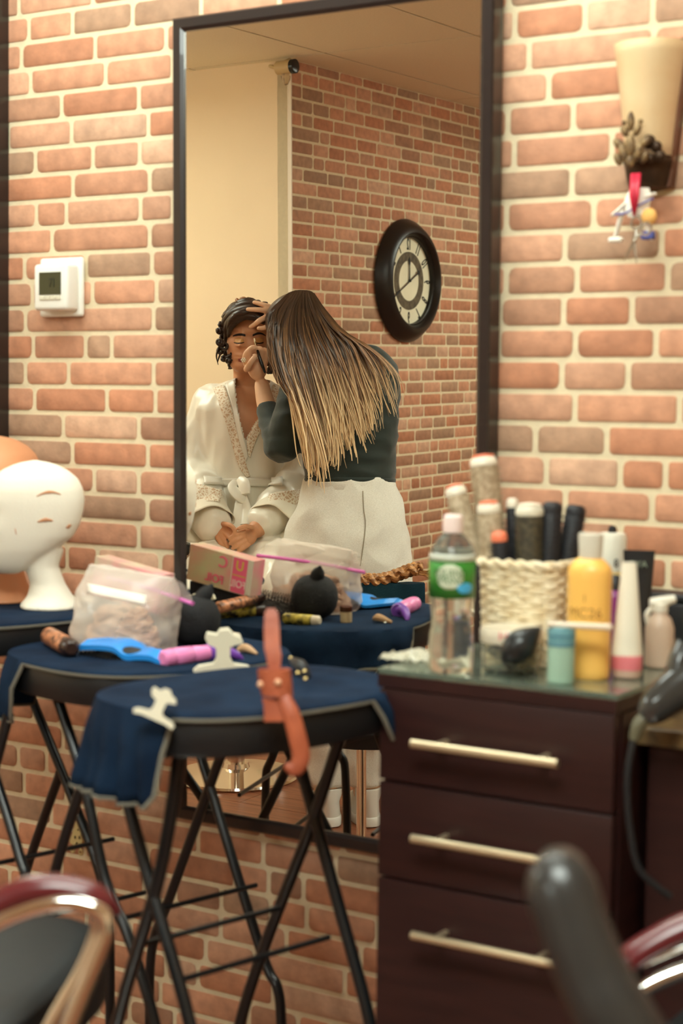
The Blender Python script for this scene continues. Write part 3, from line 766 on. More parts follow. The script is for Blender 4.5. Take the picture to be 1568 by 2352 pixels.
c_ = hz(520, 1492, ZB); t = thing('small_jar', 'tiny amber capped jar behind the upright claw clip', 'jar', c_)
mb = MB(); mb.lathe([(.010, 0), (.011, .004), (.011, .02), (.009, .022)], (0, 0, 0), 16); mb.obj('body', mat('pale jar', (206, 180, 140), rough=.3), t, world=False)
mb = MB(); mb.lathe([(.0115, .021), (.0115, .03), (.009, .031)], (0, 0, 0), 16); mb.obj('cap', mat('amber cap', (74, 38, 22), rough=.25), t, world=False)
# gold clips at the back edge of the front tray
c_ = hz(690, 1548, .915); t = thing('gold_clip', 'dark hair clip with gold dots at the back of the front tray', 'hair clip', c_)
mb = MB(); mb.tube([hz(672, 1518, .93), hz(690, 1530, .932), hz(705, 1552, .921)], [.005, .009, .006], 10, 10, round_end=True); mb.obj('body', M_BLACKPL, t)
for x, y in ((668, 1512), (684, 1546), (700, 1542), (702, 1560)):
    mb = MB(); mb.ball(hz(x, y, .931)-ray(x, y)*.004, .0032, 8); mb.obj('dot', mat('gold', (220, 196, 140), rough=.25, metal=1), t)

# foil box leaning behind the bag
YF = -.15
p_tl, p_tr, p_br, p_bl = (my(446, 1252, YF), my(592, 1292, YF), my(575, 1372, YF), my(428, 1330, YF))
ux = (p_tr-p_tl).normalized(); uz = (p_tl-p_bl); uz = (uz-ux*uz.dot(ux)).normalized(); uy = uz.cross(ux)
W_ = (p_tr-p_tl).length; Hh = ((p_tl-p_bl).length+(p_tr-p_br).length)/2
fb = thing('foil_box', 'pink and green cardboard foil box leaning behind the zip bag', 'box', p_bl)
MF = frame3(ux, uy, uz)
mb = MB(); mb.box(p_bl+ux*W_/2+uz*Hh/2-uy*.018, (W_, .036, Hh), MF); mb.obj('carton', mat('pearly print', (196, 222, 172), rough=.25, rgb2=(246, 150, 162), vscale=8), fb, smooth=0)
mb = MB(); mb.box(p_bl+ux*W_*.84+uz*Hh/2+uy*.0006, (W_*.32, .0012, Hh*.99), MF); mb.obj('label', mat('pale label', (226, 220, 204), rough=.4), fb, smooth=0)
mb = MB(); mb.box(p_bl+ux*W_*.81+uz*Hh*.5+uy*.0014, (W_*.22, .0012, Hh*.96), MF); mb.obj('pink_panel', mat('hot pink print', (248, 110, 150), rough=.35), fb, smooth=0)
# readable from the front: the face looks at the mirror, so its text runs along -x
MT = frame3(-ux, uz, uy)
def ftext(s_, size, fx, fz, m, sx=1): text_mesh(s_, size, Matrix.Translation(p_bl+ux*W_*fx+uz*Hh*fz+uy*.0024-fb.location) @ MT.to_4x4(), fb, m, sx=sx, bold=.0003)
ftext('FOIL', .019, .81, .26, mat('pale pink ink', (252, 214, 216), rough=.5), .95)
ftext('FOIL', .022, .44, .24, mat('hot pink print', (248, 110, 150)), .95)
ftext('U', .026, .81, .76, mat('yellow ink', (226, 200, 90), rough=.5))
ftext('C', .03, .55, .74, mat('hot pink print', (248, 110, 150)))
mb = MB(); mb.box(p_bl+ux*W_*.81+uz*Hh*.5+uy*.0022, (W_*.2, .0008, .0018), MF); mb.obj('rule', mat('yellow ink', (226, 200, 90)), fb, smooth=0)
ft = MB(); mid = p_bl+ux*W_/2
pts = []
zt0 = p_bl.z; zt1 = p_br.z
ft.rings([[V((p_bl.x+.005, y, ZB+.004)), V((p_br.x-.02, y, ZB+.004)), V((p_br.x-.02, y, zt1-.004)), V((p_bl.x+.005, y, zt0-.004))] for y in (YF-.004, YF-.034)])
tag(ft.obj('folded_towel', mat('black terry cloth', (30, 34, 42), rough=.95, bump=.5, bscale=300), smooth=0), 'black folded towel propping up the foil box', 'towel')

# ---------------------------------------------------------------- leather strap standing over the front rim
M_LEA = mat('tan leather', (184, 98, 66), rough=.45, rgb2=(156, 78, 52), vscale=24, bump=.15, bscale=160)
rim = hz(640, 1655, .905); s0 = (rim-CAM).dot(fw)-.022
Q = lambda x, y, ds=0: dep(x, y, s0+ds)
ls = thing('leather_strap', 'tan leather strap with a riveted keeper standing over the front tray rim', 'strap', Q(680, 1775))
def band(rows, thick, nm, par=ls):
    """rows of (left px, right px, y, depth shift)"""
    mb = MB(); R = []
    for l, r_, y, ds in rows:
        a_, b_ = Q(l, y, ds), Q(r_, y, ds); R.append([a_-fw*thick/2, b_-fw*thick/2, b_+fw*thick/2, a_+fw*thick/2])
    mb.rings(R); return mb.obj(nm, M_LEA, par, smooth=50)
band([(613, 631, 1398, .02), (608, 638, 1408, .018), (606, 641, 1440, .014), (607, 643, 1490, .008), (611, 646, 1505, .006), (617, 643, 1540, .004)], .006, 'strap_end')
mb = MB(); k0, k1 = Q(631, 1536), Q(634, 1596); wv = RT*(39*s0/F_PX)
def kr(c_, w_): return [c_ + RT*w_*cos(2*pi*k/24)*(s0/F_PX) + fw*.017*sin(2*pi*k/24) for k in range(24)]
mb.rings([kr(Q(629, 1540), 36), kr(Q(629, 1537), 38), kr(Q(632, 1570), 39), kr(Q(637, 1598), 36)]); kp = mb.obj('keeper', M_LEA, ls)
for x, y in ((638, 1567), (598, 1572)):
    mb = MB(); mb.ball(Q(x, y, -.0185 if x > 620 else -.010), .0042, 10); mb.obj('rivet', mat('pale rivet', (226, 176, 140), rough=.3), kp)
band([(602, 668, 1604, -.006), (606, 676, 1618, -.006), (607, 680, 1640, -.008), (606, 660, 1656, -.008)], .01, 'strap_base')
mb = MB(); mb.tube([Q(654, 1608, -.012), Q(668, 1640, -.016), Q(682, 1690, -.016), Q(691, 1730, -.014), Q(688, 1752, -.014), Q(676, 1768, -.014), Q(663, 1762, -.014)], [.009, .0105, .011, .011, .0105, .009, .006], 12, 22, flat=.55, updir=fw, round_end=True); mb.obj('hook', M_LEA, ls)

# ---------------------------------------------------------------- mannequin heads on the left tray
def head_rings(H, nseg=44, nr=46, nose=1.0, eyes=1.0):
    prof = [(0, .07, .27, .10), (.03, .14, .33, .04), (.08, .19, .36, -.04), (.14, .225, .372, -.12), (.22, .262, .378, -.25), (.33, .29, .383, -.39), (.45, .308, .375, -.45), (.55, .318, .372, -.475), (.65, .322, .38, -.485), (.75, .316, .365, -.47), (.84, .285, .315, -.425), (.91, .23, .235, -.34), (.96, .155, .13, -.24), (.99, .075, .03, -.14), (1.0, .01, -.05, -.06)]
    R = []
    for i in range(nr+1):
        z = i/nr; z = z if i < nr else 1
        for a, b in zip(prof, prof[1:]):
            if a[0] <= z <= b[0]:
                t = (z-a[0])/(b[0]-a[0]); q = [lerp(a[k], b[k], t) for k in (1, 2, 3)]; break
        w_, yf, yb = q; row = []
        for k in range(nseg):
            th = 2*pi*k/nseg; s_, c_ = sin(th), cos(th)
            x = w_*(abs(s_)**.9)*(1 if s_ > 0 else -1)
            yc = (yf+yb)/2*.6 + .0; y = yc + (yf-yc if c_ > 0 else yc-yb)*(abs(c_)**.85)*(1 if c_ > 0 else -1)
            if c_ > 0:
                g = lambda x0, z0, sx, sz: math.exp(-((x-x0)/sx)**2-((z-z0)/sz)**2)
                nz = 0
                if .33 < z < .62:
                    u_ = (.58-z)/(.58-.375) if z > .375 else max(0, (z-.335)/.04)
                    u_ = max(0, min(1, u_)); nz = (.022+.085*u_)*math.exp(-(x/(.028+.028*u_))**2)*(1 if z > .375 else u_)*(1 if z < .58 else max(0, (.62-z)/.04))
                y += nose*nz
                y += eyes*(-.035*(g(.135, .535, .075, .055)+g(-.135, .535, .075, .055)) + .026*(g(.135, .525, .05, .03)+g(-.135, .525, .05, .03)))
                y += .014*(g(.14, .61, .1, .03)+g(-.14, .61, .1, .03)) + .018*(g(.2, .42, .07, .08)+g(-.2, .42, .07, .08))
                y += .024*g(0, .245, .085, .022)+.026*g(0, .2, .075, .024)-.016*g(0, .222, .09, .009) + .02*g(0, .08, .08, .05)-.012*g(0, .15, .1, .025)
            row.append(V((x*H, y*H, z*H)))
        R.append(row)
    return R
def mannequin(label, c, H, F, m, painted, neck_h, base_r, sh=V((0, 0, 0))):
    F = V(F).normalized(); X = F.cross(V((0, 0, 1))).normalized(); M = frame3(X, F, V((0, 0, 1)))
    t = thing('mannequin_head', label, 'mannequin head', c)
    mb = MB(); chin = neck_h
    mb.rings([[M @ (p+V((0, 0, chin)))+sh for p in row] for row in head_rings(H, eyes=.7, nose=.9)])
    nb = []
    for z_, r_, yo in ((0, base_r, -.01), (.004, base_r, -.01), (neck_h*.35, base_r*.72, -.012), (neck_h*.7, base_r*.56, -.018), (neck_h*1.2, base_r*.54, -.022), (neck_h*1.7, base_r*.58, -.03)):
        nb.append([M @ V((r_*cos(2*pi*k/32), yo+r_*.95*sin(2*pi*k/32), z_))+sh*min(1, z_/neck_h)**2 for k in range(32)])
    mb.rings(nb)
    o, _ = remeshed(mb, 'head', m, t, .004, 3)
    o.data.transform(Matrix.Translation(V(c)))      # built about its own base
    return t, M
M_FOAM = mat('white foam', (246, 238, 220), rough=.75, bump=.12, bscale=240)
M_SKINPL = mat('tan vinyl skin', (216, 150, 108), rough=.45)
hb = hy(112, 1406, -.205)
ZC = TRAYS['C'][0].z+.012
wh, MW = mannequin('white foam mannequin head with smudged makeup marks', (hb.x-.008, hb.y, ZC), .200, (-.66, -.62, 0), M_FOAM, True, .061, .058, -RT*.029)
sh, MS = mannequin('tan vinyl mannequin head cut off at the left edge behind the white one', (hb.x-.150, hb.y+.02, ZC), .215, (.2, -1, 0), M_SKINPL, False, .085, .075)
M_MARK = mat('makeup smudge', (206, 150, 112), rough=.9)
hm = [c for c in wh.children if c.name.startswith('head')][0]
bv = BVHTree.FromPolygons([v.co+wh.location for v in hm.data.vertices], [tuple(p.vertices) for p in hm.data.polygons])
for pts, wd in ((((84, 1140), (102, 1132), (122, 1130), (140, 1136)), 4), (((86, 1199), (104, 1194), (122, 1196)), 5), (((34, 1214), (38, 1228)), 5), (((152, 1212), (164, 1206)), 5)):
    q = catmull(pts, 9)
    try: dstrip(bv, [[(x, y+e*(1-abs(i-4)/5)) for i, (x, y) in enumerate(q)] for e in (-wd, 0, wd)], 'makeup_mark', M_MARK, wh, off=.0006, thick=.0006)
    except Exception: pass
# ---------------------------------------------------------------- drawer cabinet
M_ESP = mat('espresso veneer', (51, 27, 25), rough=.38, rgb2=(42, 22, 21), vscale=8, stretch=(1, 1, 9), spec=.4)
CX0, CX1, CYF, CYB, CZ = -1.127, -.794, -.553, -.06, .94
cb = thing('drawer_cabinet', 'dark espresso drawer cabinet with long steel handles below the bottles', 'cabinet', ((CX0+CX1)/2, (CYF+CYB)/2, 0))
zt_ = hy(885, 1577, CYF).z; z1_ = hy(885, 1793, CYF).z; z2_ = hy(885, 2015, CYF).z
mb = MB()
mb.box(((CX0+CX1)/2, (CYF+.02+CYB)/2, (.05+CZ-.02)/2), (CX1-CX0, CYB-CYF-.02, CZ-.02-.05)); mb.box(((CX0+CX1)/2, (CYF+.05+CYB)/2, .025), (CX1-CX0-.02, CYB-CYF-.05, .05))
mb.box(((CX0+CX1)/2, (CYF+CYB)/2-.001, (CZ+zt_)/2), (CX1-CX0+.002, CYB-CYF+.002, CZ-zt_)); mb.obj('body', M_ESP, cb, smooth=0)
M_HANDLE = mat('brushed steel', (226, 208, 172), rough=.32, metal=.85)
for za, zb, hyp in ((zt_, z1_, (1705, 1757)), (z1_, z2_, (1929, 1980)), (z2_, .055, (2152, 2208))):
    mb = MB(); mb.box(((CX0+CX1)/2, CYF+.009, (za+zb)/2), (CX1-CX0-.004, .018, za-zb-.0035), bev=.0015); dr = mb.obj('drawer', M_ESP, cb)
    ha = hy(945, hyp[0], CYF-.032); hb_ = hy(1280 if hyp[0] < 2100 else 1276, hyp[1]+(4 if hyp[0] > 2100 else 0), CYF-.032); z_ = (ha.z+hb_.z)/2
    mb = MB(); mb.tube([V((ha.x, CYF-.032, z_)), V((hb_.x, CYF-.032, z_))], .0058, 14)
    for fx in (.16, .86): mb.tube([V((lerp(ha.x, hb_.x, fx), CYF-.032, z_)), V((lerp(ha.x, hb_.x, fx), CYF+.002, z_))], .0045, 10)
    mb.obj('handle', M_HANDLE, dr, label='long steel bar handle')
M_GLASS = mat('green edged glass', (214, 232, 214), rough=.02, trans=.9, ior=1.5)
mb = MB(); mb.box(((CX0+CX1)/2+.001, (CYF+CYB)/2-.002, CZ+.0042), (CX1-CX0+.004, CYB-CYF+.002, .0074), bev=.0015)
tag(mb.obj('glass_sheet', M_GLASS, smooth=0), 'glass sheet covering the top of the drawer cabinet', 'glass top')
GZ = CZ+.0081
def base(px, py):
    p = hz(px, py, GZ); return p, (p-CAM).dot(fw)/F_PX      # foot of a thing and metres per pixel there
def profile(pts, k): return [(hw*k, h*k) for h, hw in pts]

# water bottle
p, k = base(1034, 1541)
wb = thing('water_bottle', 'clear plastic water bottle with a green label at the left of the cabinet top', 'water bottle', p)
M_PET = mat('clear bottle', (238, 240, 232), rough=.06, trans=.94, ior=1.25)
prof = [(0, 40), (3, 47), (10, 51), (60, 52), (75, 50), (80, 51), (95, 47), (112, 45), (130, 45.5), (150, 48), (166, 51.5), (172, 52), (258, 52), (264, 53), (272, 51), (290, 44), (308, 32), (318, 21), (330, 19)]
mb = MB(); mb.lathe(profile(prof, k), (0, 0, 0), 36); mb.obj('body', M_PET, wb, world=False)
mb = MB(); mb.lathe(profile([(318, 20), (320, 23), (340, 23.5), (356, 22), (360, 17)], k), (0, 0, 0), 28); mb.obj('cap', mat('pale pink cap', (240, 218, 210), rough=.4), wb, world=False)
vd = ray(1034, 1400); a0 = math.atan2(-vd.y, -vd.x)
mb = MB(); mb.rings([[V((52.8*k*cos(2*pi*j/48), 52.8*k*sin(2*pi*j/48), h*k)) for j in range(48)] for h in (172, 256)], cap0=False, cap1=False); lb = mb.obj('label', mat('green label', (52, 124, 40), rough=.4), wb, world=False, solid=.0003)
def on_can(r, h, ang, w_, hh, m, nm, par, n=12, ell=True):
    mb = MB(); R = []
    for i in range(9):
        v_ = -1+2*i/8; ww = math.sqrt(max(0, 1-v_*v_*.92)) if ell else 1
        R.append([V((r*cos(ang+w_*ww*(-1+2*j/n)), r*sin(ang+w_*ww*(-1+2*j/n)), h+hh*v_)) for j in range(n+1)])
    mb.rings(R, closed=False); return mb.obj(nm, m, par, world=False, solid=.0003)
on_can(53.4*k, 222*k, a0-.1, .62, 28*k, mat('label white', (206, 214, 186), rough=.5), 'emblem', wb)
on_can(53.7*k, 196*k, a0+.62, .4, 12*k, mat('label blue', (70, 170, 216), rough=.5), 'swoosh', wb)
def can_text(s_, size, r, h, ang, par, m, sx=1):
    me_o = text_mesh(s_, size, Matrix.Identity(4), par, m, sx=sx, depth=.0002)
    for v in me_o.data.vertices:
        x, y, z = v.co; a_ = ang + x/r; v.co = V(((r+z)*cos(a_), (r+z)*sin(a_), h+y))
    return me_o
can_text('POLAND', .0135, 53.9*k, 230*k, a0-.1, wb, mat('label ink', (60, 104, 52), rough=.5), .85)
can_text('SPRING', .0135, 53.9*k, 213*k, a0-.1, wb, mat('label ink', (60, 104, 52)), .85)
mb = MB(); mb.rings([[V((r_*k*cos(2*pi*j/36), r_*k*sin(2*pi*j/36), h*k)) for j in range(36)] for h, r_ in ((257, 53.6), (272, 51.5))], cap0=False, cap1=False); mb.obj('shoulder_band', mat('frosted band', (222, 224, 206), rough=.3, trans=.3), wb, world=False, solid=.0004)

# wicker basket
p, k = base(1186, 1524)
p = V((p.x+.004, p.y+.03, GZ))
M_WICK = mat('cream wicker', (242, 228, 198), rough=.8, rgb2=(220, 198, 158), vscale=60)
bk = thing('wicker_basket', 'cream wicker basket full of round brushes on the cabinet top', 'basket', p)
kk = (p-CAM).dot(fw)/F_PX
bw, bh, bd = 98*kk, 224*kk, .046
def rrect(hw, hd, n=72, e=5):
    o = []
    for j in range(n):
        ph = 2*pi*j/n; x, y = sup(ph, hw, hd, e); o.append((x, y))
    return o
mb = MB(); rows = 19
for i in range(rows):
    t_ = (i+.5)/rows; h = t_*bh; hw = lerp(bw*.93, bw, t_); hd = lerp(bd*.95, bd*1.05, t_); R = []
    n = 72
    for j, (x, y) in enumerate(rrect(hw, hd, n)):
        o = V((x, y, 0)).normalized()*.0022*cos(j*pi/3+(i % 2)*pi); R.append(V((x, y, h))+o)
    mb.tube(R+[R[0]], bh/rows*.52, 6)
mb.obj('weave', M_WICK, bk, world=False)
mb = MB()
for j, (x, y) in enumerate(rrect(1, 1, 36)):
    mb.tube([V((x*bw*.93, y*bd*.95, .004)), V((x*bw, y*bd*1.05, bh))], .0022, 5)
mb.obj('stakes', M_WICK, bk, world=False)
mb = MB()
for s_ in (0, pi/2):
    R = [V((x, y, bh+.003))+V((x, y, 0)).normalized()*.004*sin(j*.9+s_*2)+V((0, 0, .003*cos(j*.9+s_*2))) for j, (x, y) in enumerate(rrect(bw*1.02, bd*1.08, 72))]; mb.tube(R+[R[0]], .0042, 7)
mb.obj('rim', M_WICK, bk, world=False)
mb = MB(); mb.prism([(x*bw*.92, y*bd*.93) for x, y in rrect(1, 1, 32)], .001, .005); mb.obj('bottom', M_WICK, bk, world=False)

# brushes standing in the basket
M_BAR1 = mat('warm ceramic barrel', (196, 176, 146), rough=.5, rgb2=(150, 128, 98), vscale=160, bump=.6, bscale=380)
M_BAR2 = mat('dark vented barrel', (92, 84, 62), rough=.45, rgb2=(52, 46, 36), vscale=170, bump=.6, bscale=380)
M_BAR3 = mat('black barrel', (30, 30, 34), rough=.5, bump=.4, bscale=300)
def brush(label, px, ty, hw, h, m, capm, lean=(0, 0), dy=0, tipm=None):
    y0 = p.y+dy; top = hy(px, ty, y0); k_ = (top-CAM).dot(fw)/F_PX; r_ = hw*k_
    foot = V((lerp(px, 1186, .45), 0, 0)); fx = p.x+max(-bw*.72, min(bw*.72, (top.x-p.x)*.72)); ft = V((fx+lean[0], p.y+dy*.5+lean[1], p.z+.012))
    t = thing('round_brush', label, 'hairbrush', ft, group='round brushes in the basket')
    d = (ft-top).normalized(); bl = h*k_
    mb = MB(); mb.tube([top+d*.004, top+d*.008, top+d*bl*.96, top+d*bl], [r_*.8, r_, r_, r_*.7], 22); mb.obj('barrel', m, t)
    mb = MB(); o1 = d.orthogonal().normalized(); o2 = d.cross(o1)
    for i in range(int(bl/.0075)):
        for j in range(14):
            a_ = 2*pi*j/14+i*.22; c_ = top+d*(.012+i*.0075)
            if (i+1)*.0075 > bl-.012: break
            v_ = o1*cos(a_)+o2*sin(a_); mb.tube([c_+v_*r_*.98, c_+v_*(r_+.0045)], [.0006, .0004], 4)
    b_ = mb.obj('bristles', M_BAR3 if m is not M_BAR1 else mat('pale bristle', (176, 158, 128), rough=.6), t); b_['kind'] = 'stuff'
    mb = MB(); mb.tube([top+d*.006, top, top-d*.004, top-d*.007], [r_*1.0, r_*1.0, r_*.9, r_*.6], 22); cp = mb.obj('cap', capm, t)
    if tipm: mb = MB(); mb.tube([top-d*.006, top-d*.0085, top-d*.010], [r_*.82, r_*.78, r_*.3], 20); mb.obj('end_disc', tipm, cp)
    mb = MB(); mb.tube([top+d*bl*.98, top+d*(bl+.01), ft-d*.004], [r_*.5, .008, .007], 12); mb.obj('handle', M_BAR3, t)
    return t
M_CAPW = mat('pearl cap', (232, 222, 200), rough=.35); M_CAPR = mat('coral disc', (240, 130, 96), rough=.4); M_CAPS = mat('silver cap', (214, 206, 184), rough=.3)
brush('tallest pale round brush in the wicker basket, coral ended', 1110, 1060, 32, 230, M_BAR1, M_CAPW, dy=.018, tipm=M_CAPR)
brush('pale round brush leaning left behind the water bottle cap', 1046, 1128, 25, 165, M_BAR1, M_CAPW, dy=-.005, tipm=M_CAPR)
brush('pale round brush with a coral end just above the basket rim', 1122, 1166, 27, 150, M_BAR1, M_CAPW, dy=-.022, tipm=M_CAPR)
brush('small black brush with a coral tip low in the basket', 1146, 1232, 19, 90, M_BAR3, M_CAPR, dy=-.034)
brush('dark vented round brush with a silver end in the basket middle', 1216, 1172, 33, 150, M_BAR2, M_CAPS, dy=-.018, tipm=M_CAPW)
brush('thin brush with a white end beside the silver ended brush', 1176, 1156, 14, 140, M_BAR3, M_CAPW, dy=.02)
brush('black bristle brush at the right of the basket', 1268, 1165, 24, 150, M_BAR3, M_BAR3, dy=.0)
brush('black brush with a dark block end at the back right of the basket', 1322, 1172, 24, 130, M_BAR3, M_BAR3, dy=.03, lean=(-.01, 0))

# clear tub and black teardrop sponge
p, k = base(1172, 1541)
jt = thing('clear_tub', 'round clear plastic tub with a lid in front of the basket', 'tub', p)
mb = MB(); mb.lathe(profile([(0, 56), (3, 62), (8, 64), (70, 68), (70, 66), (10, 61), (6, 55), (5.5, .5)], k), (0, 0, 0), 40, caps=False); mb.obj('body', M_PET, jt, world=False)
mb = MB(); mb.lathe(profile([(68, 70), (72, 72), (96, 72), (102, 68), (104, .5)], k), (0, 0, 0), 40, caps=False); mb.obj('lid', mat('frosted lid', (228, 216, 192), rough=.3, trans=.1), jt, world=False)
vd = ray(1172, 1450); a0 = math.atan2(-vd.y, -vd.x)
can_text('Hair', .016, 72.4*k, 88*k, a0, jt, mat('pink ink', (236, 130, 130), rough=.5), 1.2)
r3 = random.Random(5)
bd_ = thing('hair_elastics', 'pale and dark hair elastics heaped in the clear tub', 'hair elastics', p+V((0, 0, .006)))
mb = MB()
for q in range(26):
    c_ = V((r3.uniform(-.02, .02), r3.uniform(-.02, .02), .004+r3.random()*.022)); tl_ = Euler((r3.uniform(-.8, .8), r3.uniform(-.8, .8), 0)).to_matrix(); mb.mi = q % 2
    mb.tube([c_+tl_ @ V((.0085*cos(2*pi*j/12), .0085*sin(2*pi*j/12), 0)) for j in range(13)], .0014, 5)
o_ = mb.obj('loops', [mat('pale elastic', (200, 186, 150), rough=.6), mat('dark elastic', (52, 56, 54), rough=.6)], bd_, world=False); o_['kind'] = 'stuff'
q0 = base(1160, 1528)[0]+V((.01, -.062, .012))
s_ = (jt.location-CAM).dot(fw)-.062
sp = MB(); pts = [dep(x, y, s_) for x, y in ((1152, 1517), (1165, 1506), (1185, 1490), (1205, 1472), (1228, 1452), (1241, 1441))]
sp.tube(pts, [.003, .013, .0195, .0185, .009, .0012], 20, 24)
tag(sp.obj('blower_bulb', mat('black rubber', (34, 36, 36), rough=.3)), 'black teardrop rubber bulb leaning on the clear tub', 'rubber bulb')

# small teal bottle with a clear stick across it
p, k = base(1287, 1568)
tb = thing('travel_bottle', 'small pale teal bottle with a blue cap at the cabinet front', 'bottle', p)
mb = MB(); mb.lathe(profile([(0, 28), (3, 31), (85, 31), (88, 30)], k), (0, 0, 0), 30); mb.obj('body', mat('pale teal plastic', (150, 180, 158), rough=.35), tb, world=False)
mb = MB(); mb.lathe(profile([(88, 31.5), (110, 32), (128, 32), (131, 30)], k), (0, 0, 0), 30); mb.obj('cap', mat('blue teal cap', (104, 152, 160), rough=.35), tb, world=False)
for h in (86, 108):
    mb = MB(); mb.lathe(profile([(h, 32), (h+1, 32.6), (h+3, 32.6), (h+4, 32)], k), (0, 0, 0), 30, caps=False); mb.obj('band', mat('deep teal band', (60, 110, 128), rough=.4), tb, world=False)
zc = p.z+133*k
st = MB(); a_, b_ = hz(1262, 1436, zc+.004), hz(1398, 1441, zc+.004)
sd = (p-CAM).dot(fw); a_, b_ = dep(1262, 1434, sd-.012), dep(1398, 1441, sd-.025)
st.tube([a_, a_.lerp(b_, .9), b_], [.0042, .0042, .005], 12, round_end=True)
tag(st.obj('clear_rod', mat('clear plastic rod', (250, 232, 206), rough=.15, trans=.3)), 'pale plastic rod resting on the small teal bottle', 'rod')

# yellow bottle
p, k = base(1349, 1556)
yb = thing('shampoo_bottle', 'yellow shampoo bottle with a clear flip cap', 'bottle', p)
prof = [(0, 46), (4, 50), (20, 51), (225, 52), (245, 52), (256, 49), (266, 40), (274, 31), (276, 24)]
mb = MB(); mb.lathe(profile(prof, k), (0, 0, 0), 40, sy=.8); mb.obj('body', mat('yellow plastic', (252, 194, 98), rough=.35), yb, world=False)
mb = MB(); mb.lathe(profile([(276, 26), (282, 27), (320, 29), (331, 29), (333, 24)], k), (0, 0, 0), 30, sy=.85); mb.obj('cap', mat('frosted clear cap', (222, 216, 198), rough=.25, trans=.05), yb, world=False)
vd = ray(1349, 1400); a0 = math.atan2(-vd.y, -vd.x)
M_YI = mat('brown ink', (170, 118, 50), rough=.6)
for s_, sz, h, da in (('MC26', .018, 152, -.28), ('Moist', .011, 122, -.28), ('l', .014, 186, -.3)):
    o_ = text_mesh(s_, sz, Matrix.Identity(4), yb, M_YI, depth=.0002)
    for v in o_.data.vertices:
        x, y, z = v.co; an = a0+da+x/(50*k); rr_x, rr_y = 52.4*k+z, 52.4*k*.8+z; v.co = V((rr_x*cos(an), rr_y*sin(an), h*k+y))

# white tube standing on a pink cap
p, k = base(1438, 1556)
def squeeze_tube(name, label, p, k, hw0, hw1, h0, h1, m, cap, capm, crimp=None, rev=True):
    t = thing(name, label, 'tube', p); v = ray(1438, 1400); fx = V((v.y, -v.x, 0)).normalized(); fy = V((-fx.y, fx.x, 0)); M = frame3(fx, fy, V((0, 0, 1)))
    mb = MB(); R = []
    for i in range(13):
        t_ = i/12; hw = lerp(hw0, hw1, t_)*k; th = lerp(hw0*.82, 2.5, t_**1.15)*k
        R.append([M @ V((hw*cos(2*pi*j/30), th*sin(2*pi*j/30), lerp(h0, h1, t_)*k)) for j in range(30)])
    mb.rings(R); mb.obj('body', m, t, world=False)
    for nm, pr, cm in cap: mb = MB(); mb.lathe(profile(pr, k), (0, 0, 0), 30, sy=.86); mb.obj(nm, cm, t, world=False)
    return t
M_TUBW = mat('white tube', (236, 228, 206), rough=.35)
squeeze_tube('cream_tube', 'white tapered squeeze tube with a pink band standing on its cap', p, k, 36, 16, 52, 266, M_TUBW,
    (('cap', [(0, 28), (4, 33), (20, 34.5), (22, 34.5)], mat('clear rosy cap', (206, 172, 150), rough=.3)), ('band', [(20, 35.5), (22, 36), (50, 36.4), (53, 36)], mat('pink band', (232, 128, 134), rough=.4))), None)
# purple bottle, white dye bottle, black tube behind
p, k = base(1408, 1500)
pb = thing('purple_bottle', 'slim purple bottle with a black top behind the yellow bottle', 'bottle', p)
mb = MB(); mb.lathe(profile([(0, 22), (4, 24), (130, 24), (142, 20), (148, 14)], k), (0, 0, 0), 26); mb.obj('body', mat('purple bottle', (128, 44, 108), rough=.3), pb, world=False)
mb = MB(); mb.lathe(profile([(146, 16), (172, 15), (180, 8)], k), (0, 0, 0), 20); mb.obj('cap', M_BLACKPL, pb, world=False)
p, k = base(1400, 1462)
db = thing('developer_tube', 'white and yellow tube with a black tip behind the yellow bottle', 'tube', p)
mb = MB(); mb.lathe(profile([(0, 24), (4, 30), (150, 33), (154, 32)], k), (0, 0, 0), 26); mb.obj('lower_half', mat('pale yellow', (232, 204, 140), rough=.4), db, world=False)
mb = MB(); mb.lathe(profile([(153, 33), (228, 34), (238, 30), (240, 22)], k), (0, 0, 0), 26); mb.obj('upper_half', mat('white bottle', (228, 224, 206), rough=.4), db, world=False)
mb = MB(); mb.lathe(profile([(238, 10), (252, 9), (256, 5)], k), (0, 0, 0), 16); mb.obj('tip', M_BLACKPL, db, world=False)
vd = ray(1400, 1290); a0 = math.atan2(-vd.y, -vd.x)
can_text('8', .017, 34.3*k, 172*k, a0+.3, db, M_INK, .9)
p, k = base(1462, 1478)
squeeze_tube('colour_tube', 'black squeeze tube with a flat crimped top behind the white tube', p, k, 24, 36, 20, 215, mat('black tube', (32, 34, 36), rough=.3), (('cap', [(0, 18), (3, 21), (22, 22)], M_BLACKPL),), None)
text_mesh('OYA', .013, Matrix.Translation(V((.005, -.016, 185*k))) @ Euler((pi/2, 0, radians(28))).to_matrix().to_4x4(), bpy.data.objects['colour_tube'], mat('grey ink', (150, 160, 140), rough=.5))
p, k = base(1480, 1440)
nb = thing('applicator_bottle', 'bottle with a white cone nozzle behind the black squeeze tube', 'bottle', p)
mb = MB(); mb.lathe(profile([(0, 26), (4, 29), (140, 29), (160, 24)], k), (0, 0, 0), 24); mb.obj('body', mat('milky bottle', (206, 204, 182), rough=.4, trans=.2), nb, world=False)
mb = MB(); mb.lathe(profile([(158, 27), (166, 27), (172, 18), (222, 7), (226, 4)], k), (0, 0, 0), 24); mb.obj('nozzle', mat('white nozzle', (236, 230, 212), rough=.4), nb, world=False)
